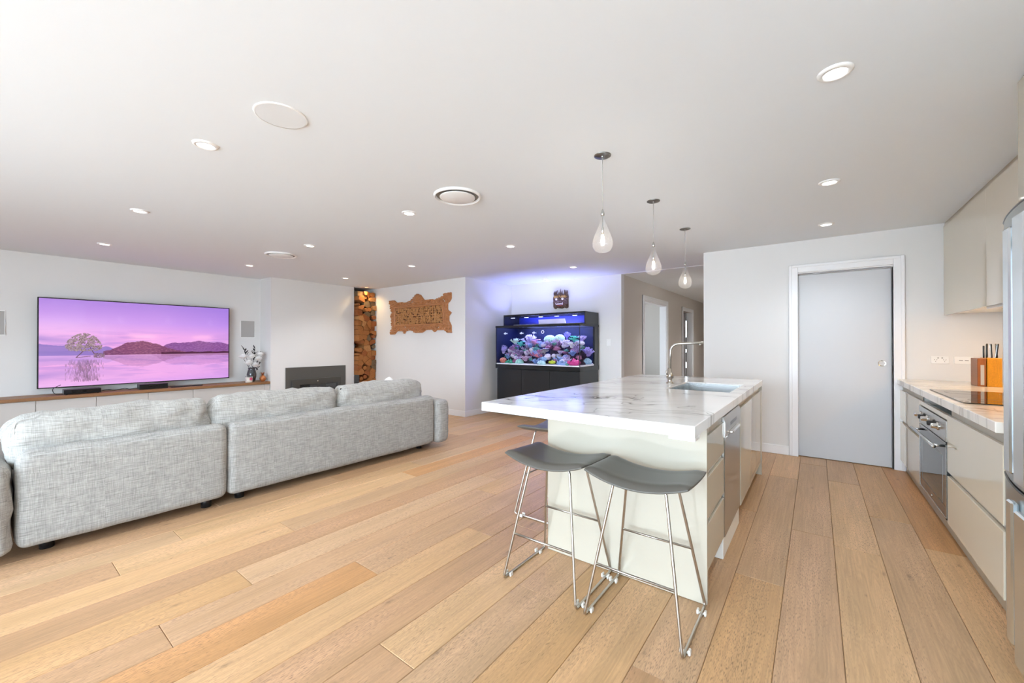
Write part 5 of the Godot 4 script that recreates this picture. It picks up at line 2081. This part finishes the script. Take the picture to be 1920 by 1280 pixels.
	var corals := [[-4.395, 1.299, -5.950, 0.075, "branch", "d6f0c8", "pale green branching coral at the upper left of the reef"], [-4.206, 1.243, -5.850, 0.075, "plate", "4fe0c8", "bright turquoise plate coral on the left half of the reef"],
		[-4.097, 1.320, -5.980, 0.130, "branch", "cfc2e8", "big lilac white branching coral left of centre at the top"], [-3.926, 1.276, -5.900, 0.080, "plate", "e39ac8", "pink table coral beside the lilac branching one"],
		[-4.407, 1.188, -5.900, 0.080, "knob", "a878b0", "mauve knobbly coral below the pale green branching one"], [-4.555, 1.143, -5.800, 0.090, "tent", "c8b8ee", "feathery lavender anemone at the left end of the tank"],
		[-4.500, 0.967, -5.720, 0.065, "dome", "d87868", "salmon red dome coral in the lower left front corner"], [-4.363, 0.938, -5.750, 0.100, "knob", "42b896", "low green knobbly coral carpet at the front left"],
		[-4.154, 0.938, -5.740, 0.080, "dome", "a6e6d8", "pale mint dome coral on the sand, front left"], [-4.103, 1.145, -5.950, 0.120, "branch", "9c8cb4", "grey purple thicket of branching coral below the lilac one"],
		[-3.811, 1.244, -5.900, 0.070, "branch", "9ab8f0", "small sky blue branching coral at mid height, centre"], [-3.900, 1.169, -5.900, 0.080, "knob", "5aa8b8", "teal knobbly coral in the middle of the reef"],
		[-3.784, 1.071, -5.800, 0.070, "knob", "f08aa0", "bright pink knobbly coral at the centre front"], [-3.911, 1.085, -5.820, 0.060, "knob", "c86a98", "rose purple knobbly coral left of the bright pink one"],
		[-3.660, 1.120, -5.780, 0.080, "plate", "a8a0a8", "grey mushroom shaped plate coral right of the pink one"], [-3.687, 1.339, -6.000, 0.110, "dome", "bfe8d8", "large mint dome coral topping the reef, left of the pair"],
		[-3.492, 1.359, -6.000, 0.090, "dome", "c8f0d4", "mint green dome coral topping the reef, right of the pair"], [-3.528, 1.254, -5.980, 0.120, "branch", "b08cb8", "dusky mauve branching coral under the mint domes"],
		[-3.634, 0.999, -5.720, 0.055, "dome", "88b0e8", "small blue round coral near the bottom, centre"], [-3.657, 0.933, -5.680, 0.075, "dome", "b4e0ec", "pale blue dome coral on the sand at the front centre"],
		[-3.819, 0.952, -5.740, 0.060, "branch", "7c9ee0", "small blue branching coral on the sand left of the pale blue dome"], [-3.456, 0.963, -5.700, 0.055, "knob", "c8d838", "small lime yellow coral lump low at the front"],
		[-3.399, 1.052, -5.800, 0.060, "dome", "8c8896", "grey rounded coral above the lime yellow lump"], [-3.289, 0.966, -5.750, 0.110, "knob", "8ea8e0", "low blue lilac coral mound at the front right"],
		[-3.305, 1.264, -5.900, 0.090, "branch", "dcd0f0", "white lilac branching coral at the upper right"], [-3.131, 1.323, -5.850, 0.085, "plate", "58e4d0", "turquoise plate coral high at the right end"],
		[-3.377, 1.400, -6.050, 0.080, "fan", "8c80d8", "violet sea fan at the very top of the reef"], [-3.082, 1.185, -5.800, 0.080, "branch", "b49ce0", "lilac branching coral at mid height near the front right corner"],
		[-3.072, 0.982, -5.720, 0.100, "knob", "e0489c", "magenta knobbly coral in the lower right front corner"], [-3.121, 1.234, -5.750, 0.070, "branch", "f0eefa", "white branching coral just below the right turquoise plate"],
		[-4.211, 1.124, -5.820, 0.080, "knob", "8a74a8", "purple knobbly coral under the left turquoise plate"], [-4.037, 0.999, -5.760, 0.070, "branch", "c4a0c0", "dusky pink branching coral low on the left of centre"],
		[-3.02, 0.965, -6.06, 0.09, "dome", "a8d0f0", "icy blue dome coral low at the back, seen through the side glass"], [-3.00, 1.12, -6.08, 0.10, "branch", "b8a0f0", "violet branching coral at the back right, seen through the side glass"]]
	var ci := 0
	for c: Array in corals:
		ci += 1
		coral(c, ci)
	# small corals tucked in all over the slope of the reef, a few copies of each kind
	var frags := [["branch", "c9b4ea", "small lilac branching coral"], ["branch", "9a6fae", "small purple branching coral"], ["knob", "b06f9c", "small mauve knobbly coral"],
		["branch", "86a6ea", "small blue branching coral"], ["dome", "e6def4", "small whitish round coral"], ["knob", "5c9a94", "small dull green knobbly coral"]]
	for fi in frags.size():
		var first: Node3D = coral([0, 0, 0, 0.055, frags[fi][0], frags[fi][1], frags[fi][2]], 60 + fi)
		for k in 13:
			var x := lerpf(-4.50, -2.99, (k + r.randf_range(0.1, 0.9)) / 13.0)
			var t := r.randf()
			var top := 1.27 - 0.16 * smoothstep(-4.25, -4.55, x) - 0.05 * sin(x * 9.0)
			var p := Vector3(x, lerpf(0.905, top, t), lerpf(-5.73, -5.98, t) + r.randf_range(-0.02, 0.02))
			var c := first if k == 0 else dup(first, p, frags[fi][2])
			var across: String = ["at the left end", "left of the middle", "in the middle", "right of the middle", "at the right end"][clampi(int((x + 4.55) / 0.32), 0, 4)]
			c.set_meta("label", "%s %s %s of the reef" % [frags[fi][2], "low" if t < 0.34 else "halfway up" if t < 0.67 else "near the top", across])
			c.set_meta("group", "small corals covering the reef")
			c.position = p
			c.rotation.y = r.randf() * TAU
			c.scale = Vector3.ONE * r.randf_range(0.8, 1.35)
	for f: Array in [[-4.50, 1.43, -5.78, "small pale fish near the top left of the tank"], [-4.20, 1.432, -5.86, "small pale fish in the dark water above the left turquoise coral"], [-3.905, 1.435, -5.82, "small pale fish near the top centre of the tank"]]:
		var fs := thing("fish", f[3], "fish", Vector3(f[0], f[1], f[2]), "small fish in the aquarium")
		var fm: StandardMaterial3D = M.get("fish_skin", null)
		if fm == null:
			fm = mat("fish_skin", hexc("dfe6fa"), 0.35)
		st = sts(true)
		blob(st, Vector3.ZERO, Vector3(0.030, 0.016, 0.007), 0.0, 1.0, 1, 10)
		part("body", st, fm, fs)
		st = sts()
		prism(st, PackedVector2Array([Vector2(0.026, 0.0), Vector2(0.048, 0.014), Vector2(0.042, 0.0), Vector2(0.048, -0.014)]), Vector3.RIGHT, Vector3.UP, Vector3(0, 0, 0.002), Vector3(0, 0, -0.001))
		part("tail", st, fm, fs)
		st = sts()
		prism(st, PackedVector2Array([Vector2(-0.012, 0.012), Vector2(0.008, 0.026), Vector2(0.018, 0.010)]), Vector3.RIGHT, Vector3.UP, Vector3(0, 0, 0.002), Vector3(0, 0, -0.001))
		part("fin", st, fm, fs)
		fs.rotation.y = 0.3
	st = sts(true)
	var ring := []
	for k in 17:
		ring.append(Vector3(-3.60, 1.441, -5.63) + Vector3(cos(TAU * k / 16), sin(TAU * k / 16), 0) * 0.024)
	tube(st, ring, 0.006, 8)
	single("glass_magnet", st, M.plastic_white, "small white ring stuck inside the aquarium's front glass", "ring", Vector3(-3.60, 1.441, -5.63))


func coral(c: Array, sd: int) -> Node3D:
	var col := Color.html(c[5])
	var m := mat("coral_%d" % sd, col.darkened(0.12), 0.7)
	m.backlight_enabled = true
	m.backlight = col * 0.25
	var m2 := mat("coral_tip_%d" % sd, col.lerp(Color.WHITE, 0.35), 0.7)
	var r := RandomNumberGenerator.new()
	r.seed = 100 + sd
	var s: float = c[3]
	var o := thing("coral", c[6] + " in the aquarium" if not (c[6] as String).contains("tank") and (c[6] as String).split(" ").size() < 13 else c[6], "coral", Vector3(c[0], c[1] - s * 0.6, c[2]), "corals in the aquarium")
	var st := sts(true)
	var tips := sts(true)
	match c[4]:
		"branch":
			for k in 26:
				var a := r.randf() * TAU
				var e := r.randf_range(0.1, 1.0)
				var d := Vector3(cos(a) * e, r.randf_range(0.5, 1.1), sin(a) * e * 0.7).normalized()
				var root := Vector3(cos(a) * e * 0.3, 0.0, sin(a) * e * 0.3) * s
				var l := s * r.randf_range(0.8, 1.35)
				var tip := root + d * l
				var mid := root.lerp(tip, 0.5) + Vector3(r.randf_range(-1, 1), 0.5, r.randf_range(-1, 1)) * s * 0.08
				tube(st, [root, mid, tip], [s * 0.10, s * 0.075, s * 0.055], 6)
				blob(tips, tip, Vector3.ONE * s * 0.075, 0.2, 0.2, k, 5)
				for q in 2:
					var d2 := (d + Vector3(r.randf_range(-0.8, 0.8), r.randf_range(0, 0.6), r.randf_range(-0.8, 0.8))).normalized()
					var t2 := mid + d2 * l * 0.42
					tube(st, [mid, t2], [s * 0.06, s * 0.045], 5)
					blob(tips, t2, Vector3.ONE * s * 0.062, 0.2, 0.2, k + q, 4)
			blob(st, Vector3.ZERO, Vector3(0.45, 0.25, 0.4) * s, 0.3, 0.2, sd, 8)
		"plate":
			for k in 5:
				var cc := Vector3(r.randf_range(-0.5, 0.5), 0.35 + 0.18 * k, r.randf_range(-0.35, 0.35)) * s
				blob(st, cc, Vector3(r.randf_range(0.55, 0.85), 0.09, r.randf_range(0.5, 0.7)) * s, 0.3, 0.22, sd * 7 + k, 12)
				for q in 9:
					var a := TAU * q / 9.0
					blob(tips, cc + Vector3(cos(a) * 0.55, 0.07, sin(a) * 0.45) * s, Vector3.ONE * s * 0.075, 0.2, 0.2, q, 4)
			tube(st, [Vector3.ZERO, Vector3(0, 0.6 * s, 0)], [s * 0.2, s * 0.28], 8)
		"dome":
			blob(st, Vector3(0, 0.35 * s, 0), Vector3(1.0, 0.72, 0.8) * s, 0.16, 0.35, sd, 20)
			for k in 130:
				var th := acos(r.randf_range(0.0, 1.0))
				var a := r.randf() * TAU
				blob(tips, Vector3(sin(th) * cos(a) * 0.99, 0.35 + cos(th) * 0.72, sin(th) * sin(a) * 0.80) * s, Vector3.ONE * s * 0.065, 0.2, 0.2, k, 4)
		"knob":
			for k in 30:
				var p := Vector3(r.randf_range(-0.9, 0.9), 0, r.randf_range(-0.5, 0.5))
				var hgt := maxf(0.05, 0.75 - p.length() * 0.6) * r.randf_range(0.6, 1.3)
				blob(st, Vector3(p.x, hgt * 0.7 + 0.1, p.z) * s, Vector3(r.randf_range(0.16, 0.28), r.randf_range(0.16, 0.3), 0.2) * s, 0.25, 0.25, k, 6)
				if k % 2 == 0:
					blob(tips, Vector3(p.x, hgt * 0.7 + 0.32, p.z + 0.05) * s, Vector3.ONE * s * 0.10, 0.2, 0.2, k, 4)
			blob(st, Vector3(0, 0.1, 0) * s, Vector3(1.0, 0.35, 0.6) * s, 0.3, 0.2, sd, 10)
		"tent":
			for k in 70:
				var a := r.randf() * TAU
				var e := r.randf_range(0.2, 1.0)
				var d := Vector3(cos(a) * e * 0.8, r.randf_range(0.3, 1.2), sin(a) * e * 0.8).normalized()
				var l := s * r.randf_range(0.9, 1.5)
				tube(st, [Vector3(cos(a) * e * 0.2, 0, sin(a) * e * 0.2) * s, d * l * 0.6 + Vector3(0, 0, 0), d * l + Vector3(r.randf_range(-0.2, 0.2), -0.05, r.randf_range(-0.2, 0.2)) * s], [s * 0.05, s * 0.04, s * 0.02], 5)
				blob(tips, d * l, Vector3.ONE * s * 0.05, 0.1, 0.2, k, 4)
			blob(st, Vector3.ZERO, Vector3(0.35, 0.3, 0.3) * s, 0.2, 0.2, sd, 8)
		"fan":
			for k in 13:
				var a := lerpf(-1.1, 1.1, k / 12.0)
				var tip := Vector3(sin(a), cos(a) * 1.15, r.randf_range(-0.1, 0.1)) * s * r.randf_range(0.8, 1.15)
				tube(st, [Vector3(0, -0.6 * s, 0), tip * 0.35, tip], [s * 0.09, s * 0.06, s * 0.03], 6)
				for q in 4:
					var b := tip * (0.45 + 0.13 * q)
					tube(st, [b, b + Vector3(r.randf_range(-0.3, 0.3), 0.25, 0) * s], [s * 0.04, s * 0.025], 5)
				blob(tips, tip, Vector3.ONE * s * 0.05, 0.1, 0.2, k, 4)
	part("body", st, m, o)
	part("polyps", tips, m2, o)
	return o


# ------------------------------------------------------------------ things on the console and small fittings
func petal(st: SurfaceTool, c: Vector3, a: float, tilt: float, l: float, w: float) -> void:
	var out := Vector3(cos(a), 0, sin(a))
	var side := Vector3(-sin(a), 0, cos(a))
	var rows := []
	for i in 6:
		var t := i / 5.0
		var p := c + out * l * t * cos(tilt) + Vector3.UP * (l * t * sin(tilt) + 0.25 * l * t * t)
		var ww := w * sin(PI * (0.12 + 0.80 * t))
		rows.append([p - side * ww + Vector3.UP * ww * 0.3, p, p + side * ww + Vector3.UP * ww * 0.3])
	for i in 5:
		for j in 2:
			face(st, [rows[i][j], rows[i + 1][j], rows[i + 1][j + 1], rows[i][j + 1]], Vector3.UP)


func build_small_things() -> void:
	var base := Vector3(-7.60, 0.603, -2.805)
	var o := thing("vase", "smoky grey glass vase holding white flowers on the console", "vase", base)
	var st := sts(true)
	lathe(st, [Vector2(0.0, 0.0), Vector2(0.042, 0.0), Vector2(0.052, 0.02), Vector2(0.070, 0.09), Vector2(0.072, 0.13), Vector2(0.060, 0.185), Vector2(0.050, 0.215), Vector2(0.056, 0.24)], 28)
	lathe(st, [Vector2(0.052, 0.24), Vector2(0.046, 0.215), Vector2(0.056, 0.185), Vector2(0.068, 0.13), Vector2(0.050, 0.03), Vector2(0.0, 0.02)], 28)
	part("glass", st, M.smoke_glass, o)
	st = sts(true)
	lathe(st, [Vector2(0.0, 0.021), Vector2(0.046, 0.021), Vector2(0.060, 0.07), Vector2(0.0, 0.075)], 24)
	part("filling", st, M.charcoal, o)
	var white := mat("petal", hexc("f4f3f1"), 0.7)
	white.roughness = 0.8
	white.cull_mode = BaseMaterial3D.CULL_DISABLED
	var blk := mat("black_leaf", hexc("1d1d1f"), 0.6)
	blk.cull_mode = BaseMaterial3D.CULL_DISABLED
	var r := RandomNumberGenerator.new()
	r.seed = 15
	for b: Array in [[0.422, 0.133, "white flower farthest left in the smoky vase"], [0.428, -0.001, "white flower in the middle of the bouquet in the smoky vase"], [0.455, -0.122, "white flower highest at the right of the bouquet"], [0.322, 0.055, "white flower low at the left of the bouquet"], [0.279, -0.042, "large white flower drooping over the vase rim"], [0.386, -0.095, "white flower at the right, just below the highest bloom"]]:
		var f := thing("flower", b[2], "flower", base + Vector3(0, 0.08, 0), "white flowers in the vase")
		var c := Vector3(r.randf_range(0.0, 0.05), b[0] - 0.10, b[1])
		st = sts(true)
		for ring in 3:
			for k in 6:
				petal(st, c, TAU * k / 6.0 + ring * 0.5, [0.1, 0.6, 1.15][ring], [0.075, 0.068, 0.05][ring], [0.046, 0.040, 0.030][ring])
		blob(st, c + Vector3(0, 0.03, 0), Vector3(0.044, 0.040, 0.044), 0.2, 0.3, 4, 8)
		part("bloom", st, white, f)
		st = sts(true)
		tube(st, [Vector3(0, 0.0, b[1] * 0.15), Vector3(0, 0.16, b[1] * 0.3), c], 0.003, 6)
		part("stem", st, blk, f)
	for b: Array in [[0.577, 0.112, "dark leafy sprig at the upper left of the bouquet"], [0.575, -0.050, "dark leafy sprig at the top of the bouquet"], [0.492, -0.041, "dark leaves between the blooms at mid height of the bouquet"], [0.321, -0.109, "dark leaves at the lower right of the bouquet"], [0.505, -0.140, "thin dark sprig leaning right out of the bouquet"]]:
		var f := thing("leaf_sprig", b[2], "leaves", base + Vector3(0, 0.08, 0), "dark sprigs in the vase")
		var c := Vector3(0.0, b[0] - 0.10, b[1])
		st = sts(true)
		tube(st, [Vector3(-0.01, 0.0, b[1] * 0.1), Vector3(-0.01, 0.2, b[1] * 0.4), c], 0.0028, 6)
		part("stem", st, blk, f)
		for k in 7:
			st = sts(true)
			petal(st, c - Vector3(0, 0.018 * k, b[1] * 0.05 * k), r.randf() * TAU, r.randf_range(0.2, 1.0), r.randf_range(0.045, 0.07), 0.013)
			part("leaf", st, blk, f)
	# candle in a glass
	o = thing("candle", "white candle in a glass tumbler with a pink label, left of the vase", "candle", Vector3(-7.52, 0.603, -2.735))
	st = sts(true)
	lathe(st, [Vector2(0.0, 0.003), Vector2(0.050, 0.003), Vector2(0.052, 0.085), Vector2(0.0, 0.085)], 28)
	part("wax", st, mat("wax", hexc("efe9dd"), 0.6), o)
	st = sts(true)
	lathe(st, [Vector2(0.0, 0.0), Vector2(0.052, 0.0), Vector2(0.056, 0.006), Vector2(0.056, 0.112)], 28)
	lathe(st, [Vector2(0.056, 0.112), Vector2(0.054, 0.112), Vector2(0.053, 0.012)], 28)
	part("tumbler", st, M.window_glass, o)
	st = sts(true)
	var pink := mat("pink_label", hexc("d8577c"), 0.6)
	var arc := []
	for k in 9:
		var t := TAU * k / 8.0
		arc.append(Vector2(cos(t), sin(t)) * 0.027)
	for k in 8:
		var f0 := func(q: Vector2) -> Vector3: return Vector3(cos(q.x / 0.057 - 0.25) * 0.0572, 0.062 + q.y, sin(q.x / 0.057 - 0.25) * 0.0572)
		face(st, [f0.call(Vector2.ZERO), f0.call(arc[k]), f0.call(arc[k + 1])], Vector3(1, 0, 0))
	part("label", st, pink, o)
	# copper pineapple
	o = thing("pineapple_ornament", "small copper coloured pineapple ornament at the right end of the console", "ornament", Vector3(-7.52, 0.603, -2.945))
	var cop := mat("copper", hexc("c98252"), 0.3, 0.7)
	st = sts(true)
	var n := 18
	var rows := []
	for i in 15:
		var t := i / 14.0
		var rr := 0.048 * sin(PI * clampf(0.13 + 0.80 * t, 0.0, 1.0))
		var row := []
		for k in n:
			var a := TAU * k / n
			var bump := 0.0035 * (absf(sin(a * 4.5 + t * 9.0)) + absf(sin(a * 4.5 - t * 9.0)) - 1.0)
			row.append(Vector3(cos(a) * (rr + bump), 0.112 * t, sin(a) * (rr + bump)))
		rows.append(row)
	for i in 14:
		for k in n:
			var q := (k + 1) % n
			face(st, [rows[i][k], rows[i][q], rows[i + 1][q], rows[i + 1][k]], Vector3(cos(TAU * (k + 0.5) / n), 0.0, sin(TAU * (k + 0.5) / n)))
	face(st, rows[14], Vector3.UP)
	face(st, rows[0], Vector3.DOWN)
	part("fruit", st, cop, o)
	var lc := mat("copper_leaf", hexc("a9673f"), 0.35, 0.7)
	lc.cull_mode = BaseMaterial3D.CULL_DISABLED
	for k in 9:
		st = sts(true)
		petal(st, Vector3(0, 0.108, 0), TAU * k / 9.0, 0.9 if k % 2 == 0 else 0.35, 0.05, 0.010)
		part("leaf", st, lc, o)
	# boxes under the television
	o = thing("media_player", "black flat media player on the console under the television's left half", "media player", Vector3(-7.60, 0.603, -0.84))
	st = sts()
	box(st, Vector3(-0.12, 0.006, -0.165), Vector3(0.05, 0.062, 0.165), 0.003)
	part("case", st, M.black_plastic, o)
	st = sts()
	box(st, Vector3(0.0495, 0.022, -0.155), Vector3(0.052, 0.05, 0.10), 0.001)
	part("front_panel", st, M.black_glass, o)
	st = sts()
	for z: float in [-0.13, -0.10]:
		lathe(st, [Vector2(0.0, 0.0), Vector2(0.005, 0.0), Vector2(0.005, 0.003), Vector2(0.0, 0.003)], 10, Vector3(0.0, 0.062, z))
	part("button", st, M.grille_grey, o)
	for x: float in [-0.09, 0.02]:
		for z: float in [-0.14, 0.14]:
			st = sts()
			lathe(st, [Vector2(0.0, 0.0), Vector2(0.01, 0.0), Vector2(0.01, 0.007), Vector2(0.0, 0.007)], 10, Vector3(x, 0, z))
			part("foot", st, M.cable, o)
	o = thing("console_box", "black slim box on the console under the middle of the television", "media box", Vector3(-7.60, 0.603, -1.54))
	st = sts()
	box(st, Vector3(-0.10, 0.0, -0.155), Vector3(0.05, 0.072, 0.155), 0.003)
	part("case", st, M.black_plastic, o)
	st = sts()
	box(st, Vector3(0.0495, 0.03, -0.06), Vector3(0.0515, 0.05, 0.06), 0.001)
	part("display", st, M.black_glass, o)
	st = sts()
	box(st, Vector3(-0.09, 0.0, -0.19), Vector3(-0.02, 0.014, 0.19), 0.004)
	single("remote_tray", st, M.black_satin, "thin black strip lying on the console right of the slim box", "strip", Vector3.ZERO).position = Vector3(-7.52, 0.603, -1.92)
	st = sts(true)
	var cp := []
	for k in 31:
		var t := k / 30.0
		cp.append(Vector3(-7.66 + 0.05 * sin(t * 15.0), 0.609 + 0.020 * absf(sin(t * 8.0)), lerpf(-0.98, -1.40, t)))
	tube(st, cp, 0.004, 6)
	single("cable", st, M.cable, "black tangled cable lying on the console between the two black boxes", "cable", Vector3(-7.66, 0.603, -1.19))
	st = sts(true)
	tube(st, rounded([Vector3(-7.63, 0.607, -0.675), Vector3(-7.60, 0.612, -0.60), Vector3(-7.66, 0.68, -0.58), Vector3(-7.72, 0.72, -0.66)], 0.05, 5), 0.004, 6)
	single("cable", st, M.cable, "short black cable looping up at the left of the media player", "cable", Vector3(-7.63, 0.603, -0.63))
	# dimmer by the aquarium
	o = thing("light_switch", "white light switch plate on the wall just right of the aquarium", "light switch", Vector3(-2.745, 1.265, -6.33))
	st = sts()
	box(st, Vector3(-0.037, -0.058, 0), Vector3(0.037, 0.058, 0.008), 0.003)
	part("plate", st, M.plastic_white, o)
	for y: float in [-0.018, 0.018]:
		st = sts()
		box(st, Vector3(-0.008, y - 0.011, 0.0075), Vector3(0.008, y + 0.011, 0.012), 0.002)
		part("rocker", st, M.trim, o)
